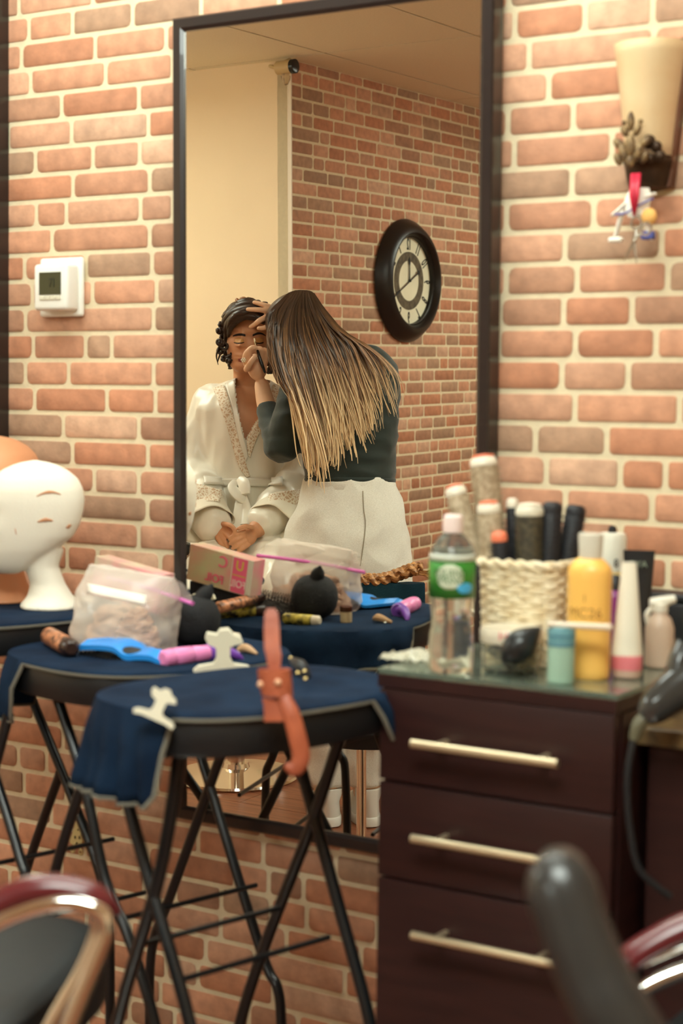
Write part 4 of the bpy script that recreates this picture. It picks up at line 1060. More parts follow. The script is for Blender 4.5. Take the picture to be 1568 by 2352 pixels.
# spray bottle at the right
p, k = base(1512, 1532)
sb = thing('spray_bottle', 'milky pink spray bottle with a white trigger at the right of the cabinet top', 'spray bottle', p)
mb = MB(); mb.lathe(profile([(0, 28), (4, 33), (90, 33), (112, 26), (124, 16), (132, 14)], k), (0, 0, 0), 30); mb.obj('body', mat('milky pink', (216, 190, 166), rough=.35, trans=.15), sb, world=False)
mb = MB(); mb.lathe(profile([(128, 18), (146, 18), (150, 12)], k), (0, 0, 0), 22); mb.obj('collar', mat('white nozzle', (236, 230, 212)), sb, world=False)
vr = V((RT.x, RT.y, 0)).normalized()
mb = MB(); mb.tube([vr*-24*k+V((0, 0, 148*k)), V((0, 0, 150*k)), vr*34*k+V((0, 0, 158*k))], [10*k, 13*k, 9*k], 12, 8); mb.obj('trigger_head', mat('white nozzle', (236, 230, 212)), sb, world=False)
mb = MB(); mb.tube([vr*-18*k+V((0, 0, 140*k)), vr*-30*k+V((0, 0, 120*k)), vr*-26*k+V((0, 0, 96*k))], [5*k, 6*k, 5*k], 10, 8); mb.obj('trigger', mat('white nozzle', (236, 230, 212)), sb, world=False)
# black case behind the spray bottle
p, k = base(1530, 1470)
cs = thing('black_case', 'low black case lying behind the spray bottle', 'case', p)
mb = MB(); mb.box((0, 0, .03), (.075, .05, .06), bev=.006); mb.obj('body', M_BLACKPL, cs, world=False)
mb = MB(); mb.box((0, 0, .066), (.079, .054, .012), bev=.004); mb.obj('lid', M_BLACKPL, cs, world=False)
# crumpled clear wrapper at the left rear of the glass
p, k = base(940, 1518)
mb = MB(); r5 = random.Random(3)
mb.grid(lambda u, v: (p.x+lerp(-.03, .045, u), p.y+lerp(-.03, .06, v), GZ+.003+.012*abs(noise.noise(V((u*4, v*4, 2))))+.006*abs(noise.noise(V((u*11, v*11, 5))))), 22, 22)
tag(mb.obj('plastic_wrapper', film('crinkled film', .22, (226, 220, 196)), smooth=20, solid=.0006), 'crumpled clear wrapper left of the water bottle', 'wrapper')

# ---------------------------------------------------------------- neighbouring station with the dryer
SX0 = CX1+.014
ws = thing('styling_station', 'dark brown styling station to the right of the drawer cabinet', 'cabinet', (SX0+.35, -.26, 0))
mb = MB(); mb.box((SX0+.35, -.26, .04+.42), (.7, .44, .84)); mb.obj('body', M_ESP, ws, smooth=0)
mb = MB(); mb.box((SX0+.35, -.27, .892), (.72, .48, .022), bev=.002); mb.obj('worktop', mat('stone worktop', (120, 98, 62), rough=.3, rgb2=(70, 56, 38), vscale=40), ws, smooth=0)
mb = MB(); mb.box((SX0+.35, -.26, .02), (.66, .4, .04)); mb.obj('plinth', M_ESP, ws, smooth=0)
sD = 2.0
R_ = lambda x, y, ds=0: dep(x, y, sD+ds)
hd = thing('hair_dryer', 'dark glossy hair dryer hanging at the right edge with its cord looping down', 'hair dryer', R_(1560, 1660))
M_DRY = mat('dark glossy dryer', (52, 52, 50), rough=.18, coat=.5)
mb = MB(); mb.tube([R_(1478, 1648), R_(1500, 1628), R_(1540, 1594), R_(1600, 1550), R_(1640, 1520)], [.012, .020, .025, .029, .03], 20, 16); mb.obj('barrel', M_DRY, hd)
mb = MB(); mb.tube([R_(1562, 1560), R_(1568, 1520), R_(1582, 1480)], [.02, .018, .017], 14, 8); mb.obj('handle', M_DRY, hd)
mb = MB(); mb.tube([R_(1486, 1645), R_(1466, 1665), R_(1455, 1700)], [.0085, .0085, .006], 12, 10); mb.obj('strain_relief', mat('grey rubber', (96, 92, 72), rough=.4), hd)
mb = MB(); mb.tube([R_(1456, 1694), R_(1446, 1740), R_(1440, 1800), R_(1446, 1900), R_(1470, 2000), R_(1540, 2060)], .0042, 8, 24); mb.obj('cord', M_BLACKPL, hd)

# ---------------------------------------------------------------- salon chairs close to the lens
M_CHROME = mat('chrome', (240, 238, 232), rough=.08, metal=1)
M_BURG = mat('burgundy lacquered wood', (92, 30, 34), rough=.25, coat=.4)
M_VINYL = mat('black vinyl', (20, 25, 27), rough=.55, bump=.08, bscale=90)
sL = 1.62
L_ = lambda x, y, ds=0: dep(x, y, sL+ds)
ch = thing('salon_chair', 'black seated chrome chair with burgundy arms at the lower left corner', 'chair', V((L_(-20, 2352).x-.1, L_(-20, 2352).y-.05, 0)))
mb = MB(); mb.tube([L_(-150, 2190), L_(-40, 2135), L_(40, 2098), L_(120, 2076), L_(190, 2078), L_(235, 2100), L_(243, 2140), L_(222, 2200), L_(180, 2300), L_(140, 2400), L_(60, 2600), L_(20, 2800)], .0085, 14, 60); mb.obj('frame', M_CHROME, ch)
mb = MB(); mb.tube([L_(222, 2096, .02), L_(222, 2150, .02), L_(190, 2230, .02), L_(120, 2352, .02), L_(40, 2500, .02)], .0085, 14, 40); mb.obj('frame', M_CHROME, ch)
mb = MB(); mb.tube([L_(-150, 2150, .015), L_(-30, 2085, .015), L_(60, 2045, .015), L_(140, 2038, .015), L_(220, 2056, .015), L_(262, 2088, .02)], [.016, .019, .019, .018, .016, .008], 14, 30, flat=.7, updir=(0, 0, 1), round_end=True); mb.obj('armrest', M_BURG, ch)
se = [L_(-30, 2135, .06), L_(105, 2150, .25), L_(245, 2230, .1), L_(250, 2600, -.1), L_(-300, 2500, -.25), L_(-300, 2250, .0)]
zt_ = dep(100, 2160, 1.9).z
mb = MB()
def seat_rings(z0, z1, cx, cy, a, b, rot):
    M = Matrix.Rotation(rot, 3, 'Z'); R = []
    for z_, s_ in ((z0, .92), (z0+.01, .99), ((z0+z1)/2, 1), (z1-.012, .99), (z1-.003, .94), (z1, .85)):
        R.append([M @ V((sup(2*pi*k/40, a*s_, b*s_, 5)[0], sup(2*pi*k/40, a*s_, b*s_, 5)[1], 0))+V((cx, cy, z_)) for k in range(40)])
    return R
c_ = dep(-10, 2300, 1.84)+V((.1, .06, 0))-V((RT.x, RT.y, 0))*.12
mb.rings(seat_rings(zt_-.09, zt_, c_.x-.10, c_.y-.06, .21, .21, radians(20))); mb.obj('seat', M_VINYL, ch)
mb = MB(); mb.box((c_.x-.1, c_.y-.06, zt_-.15), (.3, .3, .1), bev=.02); mb.obj('underframe', M_VINYL, ch)
mb = MB(); mb.tube([V((c_.x-.1, c_.y-.06, zt_-.2)), V((c_.x-.1, c_.y-.06, .04))], .03, 18); mb.obj('column', M_CHROME, ch)
mb = MB(); mb.lathe([(.24, 0), (.24, .012), (.2, .02), (.04, .04), (.03, .06)], (c_.x-.1, c_.y-.06, 0), 40); mb.obj('base', M_CHROME, ch)
# black padded arm of the chair right before the lens
sA = 1.22
A_ = lambda x, y, ds=0: dep(x, y, sA+ds)
ac = thing('salon_chair', 'black padded arm and seat of the chair at the lower right corner', 'chair', V((A_(1480, 2400).x+.1, A_(1480, 2400).y-.12, 0)))
mb = MB(); mb.tube([A_(1288, 2012, .02), A_(1290, 2040, .01), A_(1318, 2130), A_(1362, 2240, -.01), A_(1420, 2352, -.02), A_(1500, 2480, -.02), A_(1600, 2620)], [.022, .0265, .0262, .027, .029, .03, .03], 22, 40, round_end=True); mb.obj('arm_pad', mat('worn black vinyl', (46, 44, 42), rough=.28, bump=.05, bscale=60), ac)
c2 = A_(1560, 2640)
mb = MB(); mb.rings(seat_rings(c2.z-.1, c2.z, c2.x+.08, c2.y-.08, .2, .2, radians(20))); mb.obj('seat', M_VINYL, ac)
mb = MB(); mb.tube([V((c2.x+.08, c2.y-.08, c2.z-.1)), V((c2.x+.08, c2.y-.08, .04))], .03, 18); mb.obj('column', M_CHROME, ac)
mb = MB(); mb.lathe([(.22, 0), (.22, .012), (.2, .02), (.04, .04), (.03, .06)], (c2.x+.08, c2.y-.08, 0), 40); mb.obj('base', M_CHROME, ac)
sR = 1.72
B_ = lambda x, y, ds=0: dep(x, y, sR+ds)
rc = thing('salon_chair', 'chrome chair with a burgundy arm at the right edge', 'chair', V((B_(1620, 2350).x+.1, B_(1620, 2350).y+.02, 0)))
mb = MB(); mb.tube([B_(1415, 2230, .02), B_(1440, 2205, .02), B_(1500, 2165, .02), B_(1580, 2125, .02), B_(1680, 2095, .02)], [.012, .019, .02, .02, .018], 16, 20, flat=.7, updir=(0, 0, 1), round_end=True); mb.obj('armrest', M_BURG, rc)
mb = MB(); mb.tube([B_(1400, 2330), B_(1440, 2296), B_(1500, 2258), B_(1580, 2225), B_(1680, 2200), B_(1760, 2220), B_(1750, 2400), B_(1700, 2700)], .0085, 14, 40); mb.obj('frame', M_CHROME, rc)
mb = MB(); mb.tube([B_(1425, 2240, .015), B_(1500, 2205, .012), B_(1580, 2172, .012), B_(1680, 2140, .012)], .004, 10, 16); mb.obj('inner_rail', M_CHROME, rc)
c3 = B_(1680, 2420)
mb = MB(); mb.rings(seat_rings(c3.z-.09, c3.z, c3.x+.1, c3.y+.06, .2, .2, 0)); mb.obj('seat', M_VINYL, rc)
mb = MB(); mb.tube([V((c3.x+.1, c3.y+.06, c3.z-.1)), V((c3.x+.1, c3.y+.06, .04))], .03, 18); mb.obj('column', M_CHROME, rc)
mb = MB(); mb.lathe([(.22, 0), (.22, .012), (.2, .02), (.04, .04), (.03, .06)], (c3.x+.1, c3.y+.06, 0), 40); mb.obj('base', M_CHROME, rc)
# ---------------------------------------------------------------- the two women across the room, seen in the mirror
def mproj(P):
    q = refl(P)-CAM; w_ = q.dot(fw); return 784+F_PX*q.dot(RT)/w_, 1176-F_PX*q.dot(UP)/w_
def ring_at(cx, cy, s, hw, hd, n=40, e=2.3, tilt=0, k=1.0):
    c = mdep(cx, cy, s); a = hw*s/F_PX*k; ax = (ER+EU*tilt).normalized(); out = []
    for j in range(n):
        x, y = sup(2*pi*j/n, a, hd*k, e); out.append(c+ax*x+EW*y)
    return out
def loft(mb, rows, n=40, m=None, k=1.0, e=2.3):
    q = catmull(rows, m or len(rows)*3)
    mb.rings([ring_at(*r[:5], n=n, e=e, tilt=(r[5] if len(r) > 5 else 0), k=k) for r in q])
def limb(mb, pts, n=None, seg=18, k=1.0, end=True):
    mb.tube([mdep(*p[:3]) for p in pts], [p[3]*k for p in pts], seg, n or len(pts)*5, round_end=end)
def finger(mb, pts, r0, r1):
    P = [mdep(*p) for p in pts]; mb.tube(P, [lerp(r0, r1, i/(len(P)-1)) for i in range(len(P))], 12, len(P)*4, round_end=True)
def inside(x, y, poly):
    c = False; j = len(poly)-1
    for i in range(len(poly)):
        if (poly[i][1] > y) != (poly[j][1] > y) and x < (poly[j][0]-poly[i][0])*(y-poly[i][1])/(poly[j][1]-poly[i][1])+poly[i][0]: c = not c
        j = i
    return c
def folds(amp, fx, fz, seed):
    def f(me):
        for v, nn in [(v, v.normal.copy()) for v in me.vertices]:
            p = v.co; a = noise.noise(V((p.x*fx+seed, p.y*fx, p.z*fz))); b = noise.noise(V((p.x*fx*2.3, p.y*fx*2.3+seed, p.z*fz*2)))
            v.co = p + nn*(amp*(1-2*abs(a))*.6 + amp*.5*b)
    return f
M_SKIN = mat('warm skin', (212, 152, 112), rough=.5, var=.06, vscale=40, sss=.08)
M_SKIN2 = mat('fair skin', (232, 186, 150), rough=.5, var=.05, vscale=40, sss=.08)
def satin():
    m = mat('ivory satin', (240, 234, 218), rough=.28, sheen=.3, spec=.6, bump=.12, bscale=30); return m
M_SATIN = satin()
def lace():
    m = bpy.data.materials.new('lace'); m.use_nodes = True; N = m.node_tree.nodes; L = m.node_tree.links; b = N['Principled BSDF']; b.inputs['Roughness'].default_value = .7
    tc = N.new('ShaderNodeTexCoord'); vo = N.new('ShaderNodeTexVoronoi'); vo.feature = 'DISTANCE_TO_EDGE'; vo.inputs['Scale'].default_value = 95; nz = N.new('ShaderNodeTexNoise'); nz.inputs['Scale'].default_value = 60
    ad = N.new('ShaderNodeVectorMath'); ad.operation = 'MULTIPLY_ADD'; ad.inputs[1].default_value = (.02, .02, .02)
    L.new(tc.outputs['Object'], nz.inputs['Vector']); L.new(nz.outputs['Color'], ad.inputs[0]); L.new(tc.outputs['Object'], ad.inputs[2]); L.new(ad.outputs[0], vo.inputs['Vector'])
    cr = N.new('ShaderNodeValToRGB'); cr.color_ramp.elements[0].position = .06; cr.color_ramp.elements[0].color = lin((244, 236, 216))+(1,); cr.color_ramp.elements[1].position = .22; cr.color_ramp.elements[1].color = lin((214, 182, 150))+(1,)
    L.new(vo.outputs['Distance'], cr.inputs[0]); L.new(cr.outputs[0], b.inputs['Base Color']); return m
M_LACE = lace()

# ---- seated client
client = thing('person', 'seated person with dark curled hair in an ivory satin lace robe, hands in lap', 'person', mdep(560, 1290, 5.3))
H_ = .212
Fv = (-EW*.97 - ER*.20 - V((0, 0, 1))*.05).normalized()
roll = Matrix.Rotation(radians(7), 3, Fv)
Uv = (EU - Fv*EU.dot(Fv)).normalized(); Uv = Matrix.Rotation(radians(-7), 3, Fv) @ Uv if (Matrix.Rotation(radians(-7), 3, Fv) @ Uv).dot(ER) > 0 else Matrix.Rotation(radians(7), 3, Fv) @ Uv
Xv = Fv.cross(Uv).normalized(); HM = frame3(Xv, Fv, Uv)
HO = mdep(563, 857, 5.25)
body = MB()
body.rings([[HO + HM @ p for p in row] for row in head_rings(H_, 64, 80)])
for sx in (-1, 1): body.ball(HO + HM @ V((sx*.318*H_, -.06*H_, .5*H_)), (.006, .014, .026), 12, HM)
NK = HO + HM @ V((0, -.10*H_, .16*H_))
body.tube([NK, mdep(572, 880, 5.29), mdep(572, 915, 5.31)], [.048, .050, .062], 24, 14)
T_CL = [(572, 893, 5.3, 62, .062), (572, 912, 5.3, 100, .078), (572, 938, 5.3, 116, .092), (570, 978, 5.3, 108, .100), (566, 1030, 5.3, 100, .098), (562, 1085, 5.3, 90, .098), (560, 1118, 5.3, 88, .10), (560, 1165, 5.3, 104, .115), (560, 1215, 5.3, 120, .13), (560, 1262, 5.3, 122, .13)]
loft(body, T_CL, k=.94)
ARM_L = [(482, 930, 5.3, .050), (462, 1005, 5.29, .047), (453, 1078, 5.26, .043), (466, 1128, 5.18, .040), (484, 1170, 5.10, .034), (500, 1199, 5.05, .026)]
ARM_R = [(668, 930, 5.3, .050), (686, 1005, 5.29, .047), (690, 1078, 5.26, .043), (658, 1135, 5.18, .040), (618, 1188, 5.10, .034), (588, 1216, 5.04, .027)]
limb(body, ARM_L); limb(body, ARM_R)
def palm(mb, c, along, width, r):
    c = mdep(*c); a = (mdep(*along)-c).normalized(); w_ = (mdep(*width)-c); w_ = (w_-a*w_.dot(a)).normalized(); mb.ball(c, r, 18, frame3(w_, a, w_.cross(a)))
palm(body, (513, 1219, 5.03), (530, 1243, 5.0), (524, 1211, 5.03), (.030, .036, .014))
for pts in (((519, 1212, 5.02), (534, 1224, 4.99), (541, 1238, 4.99)), ((513, 1221, 5.02), (528, 1237, 4.99), (533, 1250, 4.995)), ((506, 1229, 5.02), (519, 1247, 5.0), (523, 1257, 5.0)), ((499, 1234, 5.02), (509, 1252, 5.005), (512, 1261, 5.01)), ((512, 1203, 5.02), (528, 1206, 4.98), (538, 1216, 4.97), (538, 1227, 4.97))): finger(body, pts, .0076, .0062)
palm(body, (566, 1232, 5.02), (538, 1246, 5.0), (560, 1220, 5.02), (.031, .036, .014))
for pts in (((560, 1220, 5.0), (542, 1227, 4.975), (528, 1236, 4.975)), ((560, 1231, 5.0), (543, 1239, 4.975), (529, 1248, 4.98)), ((564, 1242, 5.0), (548, 1251, 4.98), (535, 1259, 4.985)), ((570, 1251, 5.0), (557, 1260, 4.985), (547, 1267, 4.99)), ((578, 1211, 5.0), (562, 1209, 4.975), (548, 1214, 4.965))): finger(body, pts, .0078, .0064)
for sx, kx in ((525, 478), (600, 640)):
    limb(body, [(sx, 1238, 5.28, .082), (lerp(sx, kx, .5), 1308, 5.05, .072), (kx, 1340, 4.84, .058), (kx+4, 1420, 4.86, .052), (kx+14, 1560, 4.92, .036), (kx+18, 1610, 4.92, .034)], 30)
    limb(body, [(kx+18, 1612, 4.94, .034), (kx+14, 1640, 4.85, .032), (kx+10, 1652, 4.76, .022)], 14)
bo, bvC = remeshed(body, 'body', M_SKIN, client, .003, 3)

robe = MB()
loft(robe, [(572, 878, 5.3, 46, .062), (572, 894, 5.3, 78, .076)]+[(r[0], r[1]+2, r[2], r[3]+8, r[4]+.012) for r in T_CL[1:]], k=1.03)
limb(robe, [(486, 925, 5.3, .056), (462, 1005, 5.29, .058), (452, 1078, 5.26, .058), (464, 1128, 5.18, .058), (474, 1172, 5.11, .060), (486, 1200, 5.07, .058)], 36)
limb(robe, [(664, 925, 5.3, .056), (686, 1005, 5.29, .058), (692, 1078, 5.26, .058), (664, 1132, 5.18, .058), (632, 1172, 5.11, .058), (608, 1196, 5.07, .052)], 36)
for sx, kx in ((522, 470), (604, 640)):
    limb(robe, [(sx, 1235, 5.28, .10), (lerp(sx, kx, .5), 1310, 5.05, .088), (kx, 1345, 4.86, .074), (kx+2, 1390, 4.85, .07)], 26)
limb(robe, [(560, 1250, 5.25, .09), (560, 1318, 5.05, .07), (560, 1350, 4.9, .05)], 18)
VNECK = [(541, 850), (540, 890), (544, 928), (553, 972), (563, 1012), (578, 985), (596, 955), (618, 905), (622, 850)]
def robe_shape(me):
    folds(.013, 13, 5, 3.3)(me)
    b = bmesh.new(); b.from_mesh(me)
    dead = [f for f in b.faces if f.normal.dot(EW) < .1 and inside(*mproj(f.calc_center_median()), VNECK)]
    bmesh.ops.delete(b, geom=dead, context='FACES'); b.to_mesh(me); b.free()
ro, bvR = remeshed(robe, 'robe', M_SATIN, client, .0055, 8, robe_shape)
# bell cuffs in sheer crepe
M_CREPE = mat('ivory crepe', (236, 226, 204), rough=.6, sheen=.2)
for nm, a, b, wa, wb in (('cuff', (470, 1150, 5.12), (476, 1206, 5.04), .060, .080), ('cuff', (642, 1155, 5.12), (622, 1198, 5.05), .060, .070)):
    c0, c1 = mdep(*a), mdep(*b); d = (c1-c0).normalized()
    up_ = V((0, 0, 1)); s1 = d.cross(up_).normalized(); s2 = s1.cross(d); mb = MB(); R = []
    skew = (ER*.55+EU*.35) if a[0] < 560 else (-ER*.5+EU*.3)
    for i in range(12):
        t_ = i/11; r_ = lerp(wa, wb, t_**1.6)
        R.append([c0.lerp(c1, t_) + (s1*cos(2*pi*k/48)*r_ + s2*sin(2*pi*k/48)*r_*.8)*(1+.05*sin(5*2*pi*k/48+1)*t_) + d*t_*.03*(s1*cos(2*pi*k/48)+s2*sin(2*pi*k/48)).dot(-skew) for k in range(48)])
    mb.rings(R, cap0=False, cap1=False); mb.obj(nm, M_CREPE, client, solid=.002)
def mstrip(rows, nm, m, par=client, off=.0035, thick=.002, bv=None): return strip_on(bv or bvR, rows, nm, m, par, off, thick)
def band_px(left, right, n=20, k=6):
    L_p, R_p = catmull(left, n), catmull(right, n)
    return [[(lerp(a[0], b[0], j/k), lerp(a[1], b[1], j/k)) for j in range(k+1)] for a, b in zip(L_p, R_p)]
mstrip(band_px([(489, 893), (512, 950), (533, 1022), (551, 1075), (566, 1098)], [(516, 886), (532, 940), (552, 1018), (566, 1070), (574, 1095)]), 'lace_trim', M_LACE)
mstrip(band_px([(518, 884), (533, 940), (552, 1018), (563, 1060)], [(541, 872), (543, 928), (562, 1014), (568, 1050)]), 'collar_band', M_SATIN, thick=.003, off=.005)
mstrip(band_px([(596, 955), (580, 985), (567, 1012), (568, 1045)], [(616, 962), (598, 992), (584, 1020), (574, 1052)]), 'lace_trim', M_LACE)
mstrip(band_px([(628, 884), (622, 905), (612, 940)], [(664, 893), (655, 920), (640, 950)], 10), 'lace_trim', M_LACE)
mstrip(band_px([(441, 1112), (441, 1135), (444, 1158)], [(504, 1132), (504, 1144), (503, 1158)], 10, 12), 'lace_trim', M_LACE, off=.010)
mstrip(band_px([(622, 1140), (618, 1152), (616, 1164)], [(684, 1126), (682, 1142), (676, 1158)], 10, 12), 'lace_trim', M_LACE, off=.010)
mstrip(band_px([(466, 1098), (468, 1116)], [(650, 1100), (648, 1118)], 5, 26), 'belt', M_SATIN, off=.008, thick=.004)
mb = MB()
for pts, fl in ((((540, 1104, 5.14, .008), (534, 1120, 5.12, .016), (548, 1138, 5.11, .02), (566, 1150, 5.12, .014)), .4), (((548, 1100, 5.14, .012), (560, 1112, 5.12, .020), (562, 1135, 5.11, .018)), .4), (((550, 1140, 5.12, .010), (548, 1175, 5.10, .016), (544, 1215, 5.07, .020), (545, 1240, 5.04, .022)), .3), (((560, 1140, 5.12, .010), (566, 1170, 5.1, .014), (564, 1205, 5.07, .017)), .3)):
    mb.tube([mdep(*p[:3]) for p in pts], [p[3] for p in pts], 14, 20, flat=fl, updir=EW)
mb.obj('bow', M_SATIN, client)
# face details laid on the skin
M_HAIRD = mat('dark brown hair', (38, 26, 20), rough=.4, spec=.5, rgb2=(62, 40, 26), vscale=30, stretch=(1, 1, 6))
M_LASH = mat('lash black', (34, 22, 18), rough=.6)
fstrip = lambda rows, nm, m, off=.0012, th=.001: strip_on(bvC, rows, nm, m, bo, off, th)
fstrip(band_px([(535, 771), (544, 767), (553, 766), (563, 768)], [(535, 773), (545, 771.5), (554, 771.5), (563, 773)], 10, 3), 'eyebrow', M_LASH)
fstrip(band_px([(580, 768), (590, 763.5), (600, 764), (609, 770)], [(580, 773), (590, 768.5), (600, 768), (609, 772)], 10, 3), 'eyebrow', M_LASH)
M_SHADOW = mat('gold eyeshadow', (214, 158, 96), rough=.4)
fstrip(band_px([(538, 779), (548, 776), (559, 780)], [(539, 787), (549, 788.5), (559, 786.5)], 8, 4), 'eyelid', M_SHADOW, off=.0006, th=.0006)
fstrip(band_px([(584, 779), (594, 775), (604, 778)], [(585, 787), (594, 788.5), (603, 786.5)], 8, 4), 'eyelid', M_SHADOW, off=.0006, th=.0006)
fstrip(band_px([(537, 786), (548, 787.8), (560, 786)], [(538, 788), (548, 790.2), (560, 787.5)], 8, 2), 'eyelashes', M_LASH)
fstrip(band_px([(584, 786), (594, 787.8), (604, 785.5)], [(584, 787.5), (594, 790.2), (604, 788)], 8, 2), 'eyelashes', M_LASH)
fstrip(band_px([(547, 824), (555, 822), (563, 822.5), (574, 824)], [(548, 830), (556, 832), (564, 832), (573, 829)], 10, 4), 'lips', mat('lips', (162, 88, 74), rough=.4))
# hair: cap, swept front and pinned curls
hair = MB(); R = []
hr = head_rings(H_, 64, 40)
for i, row in enumerate(hr):
    z = i/40
    if z < .30 or z > .955: continue
    th0 = 0 if z > .90 else lerp(100, 62, (z-.3)/.5) if z < .8 else lerp(62, 0, (z-.8)/.1)
    out = []
    for k in range(-24, 25):
        th = radians(180)+radians(180-th0)*k/24
        x = sin(th)*.5; j = (th/(2*pi)*64) % 64; a = row[int(j)]; b = row[(int(j)+1) % 64]; p = a.lerp(b, j-int(j))
        c_ = V((0, -.03*H_, p.z)); d = (p-c_); n_ = noise.noise(p*38)
        g = .012+.008*n_+(.010 if z > .75 else 0)
        out.append(HO + HM @ (p + (d.normalized() if d.length > .004 else V((0, 0, 1)))*g + V((0, 0, .012 if z > .9 else 0))))
    R.append(out)
hair.rings(R, closed=False)
hair.ball(HO + HM @ V((0, -.06*H_, .955*H_)), (.046, .05, .022), 18, HM)
sweep = [((612, 736, 5.125), (585, 718, 5.12), (550, 722, 5.13), (525, 748, 5.18), (517, 785, 5.23)), ((618, 730, 5.14), (588, 712, 5.12), (550, 716, 5.14), (522, 738, 5.19), (512, 770, 5.24)), ((625, 720, 5.2), (592, 700, 5.17), (555, 704, 5.18), (526, 722, 5.22), (510, 750, 5.26)), ((604, 738, 5.115), (580, 724, 5.115), (552, 726, 5.125), (532, 744, 5.15), (524, 770, 5.19)), ((600, 700, 5.22), (570, 695, 5.22), (540, 706, 5.24), (518, 728, 5.27))]
for pts in sweep:
    for q in range(5):
        hair.tube([mdep(p[0]+rnd.uniform(-4, 4), p[1]+rnd.uniform(-4, 4), p[2]+rnd.uniform(-.01, .01)) for p in pts], [.006, .012, .013, .011, .004][:len(pts)], 8, 20)
curl_spots = [(508, 745), (503, 760), (511, 772), (504, 786), (515, 797), (506, 806), (520, 812), (514, 824), (526, 828), (519, 782), (513, 757), (520, 740), (528, 730), (540, 712), (556, 704), (574, 698), (524, 800), (530, 818), (531, 838), (617, 770), (620, 790), (622, 812), (618, 830), (622, 850), (590, 698), (608, 702)]
for (x, y) in curl_spots:
    c_ = mdep(x, y, rnd.uniform(5.18, 5.27)); ax = (ER*rnd.uniform(-1, 1)+EW*rnd.uniform(-1, 1)+EU*rnd.uniform(-.4, .4)).normalized(); o1 = ax.orthogonal().normalized(); o2 = ax.cross(o1); r_ = rnd.uniform(.008, .012)
    hair.tube([c_+ax*.010*(k/12-1)+(o1*cos(k*.62)+o2*sin(k*.62))*r_*(1-k/46) for k in range(24)], [.0035+.002*sin(k/23*pi) for k in range(24)], 7)
for pts in (((506, 790), (497, 815), (501, 838)), ((512, 800), (503, 820), (500, 832)), ((530, 815), (527, 838), (524, 848))):
    hair.tube([mdep(x, y, 5.2) for x, y in pts], [.004, .003, .001], 6, 10)
hair.obj('hair', M_HAIRD, client, smooth=60)
mb = MB()
for k in range(7):
    c_ = mdep(560+rnd.uniform(-9, 9), 699+rnd.uniform(-6, 5), 5.27); mb.tube([c_+V((.014*cos(q*.6), .012*sin(q*.6), .010*sin(q*.9+k))) for q in range(10)], .006, 7, 20)
mb.obj('top_curl', mat('caramel hair', (150, 94, 56), rough=.45), client, smooth=60)
mb = MB(); mb.ball(mdep(621, 811, 5.16), (.004, .004, .006), 10); mb.ball(mdep(621, 818, 5.16), (.005, .005, .006), 10); mb.obj('earring', mat('pale stones', (216, 196, 150), rough=.2, metal=.6), client)

# ---- standing makeup artist
artist = thing('person', 'standing person with long blonde hair in a dark green top and grey sweatpants doing makeup', 'person', V((mdep(800, 1855, 4.98).x, mdep(800, 1855, 4.98).y, 0)))
T_AR = [(735, 795, 4.98, 52, .058), (752, 815, 4.98, 88, .075), (776, 838, 4.97, 116, .095), (790, 880, 4.96, 122, .108), (797, 930, 4.96, 118, .112), (800, 990, 4.96, 112, .112), (801, 1050, 4.96, 106, .110), (803, 1105, 4.96, 102, .112)]
HIPS = [(803, 1100, 4.96, 101, .112), (804, 1125, 4.96, 108, .120), (801, 1165, 4.96, 122, .132), (797, 1220, 4.96, 138, .145), (794, 1280, 4.96, 148, .150), (796, 1340, 4.96, 149, .146), (799, 1400, 4.96, 146, .135), (800, 1440, 4.96, 140, .12)]
body = MB()
Fa = (EW*.82 - ER*.5 - V((0, 0, 1))*.28).normalized(); Ua = (EU - Fa*EU.dot(Fa)).normalized(); HA = frame3(Fa.cross(Ua).normalized(), Fa, Ua)
AO = mdep(686, 852, 5.035)
body.rings([[AO + HA @ p for p in row] for row in head_rings(.222, 48, 50)])
body.tube([AO + HA @ V((0, -.025, .03)), mdep(712, 812, 4.99), mdep(735, 830, 4.97)], [.05, .052, .06], 20, 12)
loft(body, T_AR, k=.92); loft(body, HIPS, k=.93)
ARM1 = [(692, 880, 4.99, .047), (670, 960, 4.96, .044), (650, 1028, 4.96, .040), (628, 980, 5.01, .034), (610, 925, 5.05, .028), (601, 885, 5.07, .0225)]
limb(body, ARM1[:3], 16); limb(body, ARM1[2:], 24)
limb(body, [(720, 850, 5.06, .046), (690, 830, 5.2, .040), (662, 790, 5.24, .032), (645, 745, 5.2, .024)], 24)
# brush hand: palm with four curled fingers and the thumb pinching the handle
palm(body, (590, 843, 5.06), (585, 805, 5.06), (565, 838, 5.06), (.031, .042, .020))
for pts in (((566, 838, 5.055), (563, 818, 5.04), (574, 803, 5.03), (587, 806, 5.035)), ((575, 826, 5.045), (572, 806, 5.03), (583, 798, 5.025), (591, 803, 5.035)), ((600, 826, 5.05), (601, 808, 5.035), (596, 801, 5.03), (590, 808, 5.04)), ((608, 832, 5.055), (613, 812, 5.045), (606, 804, 5.04), (600, 812, 5.05)), ((566, 848, 5.04), (576, 832, 5.02), (586, 818, 5.02))): finger(body, pts, .0100, .0078)
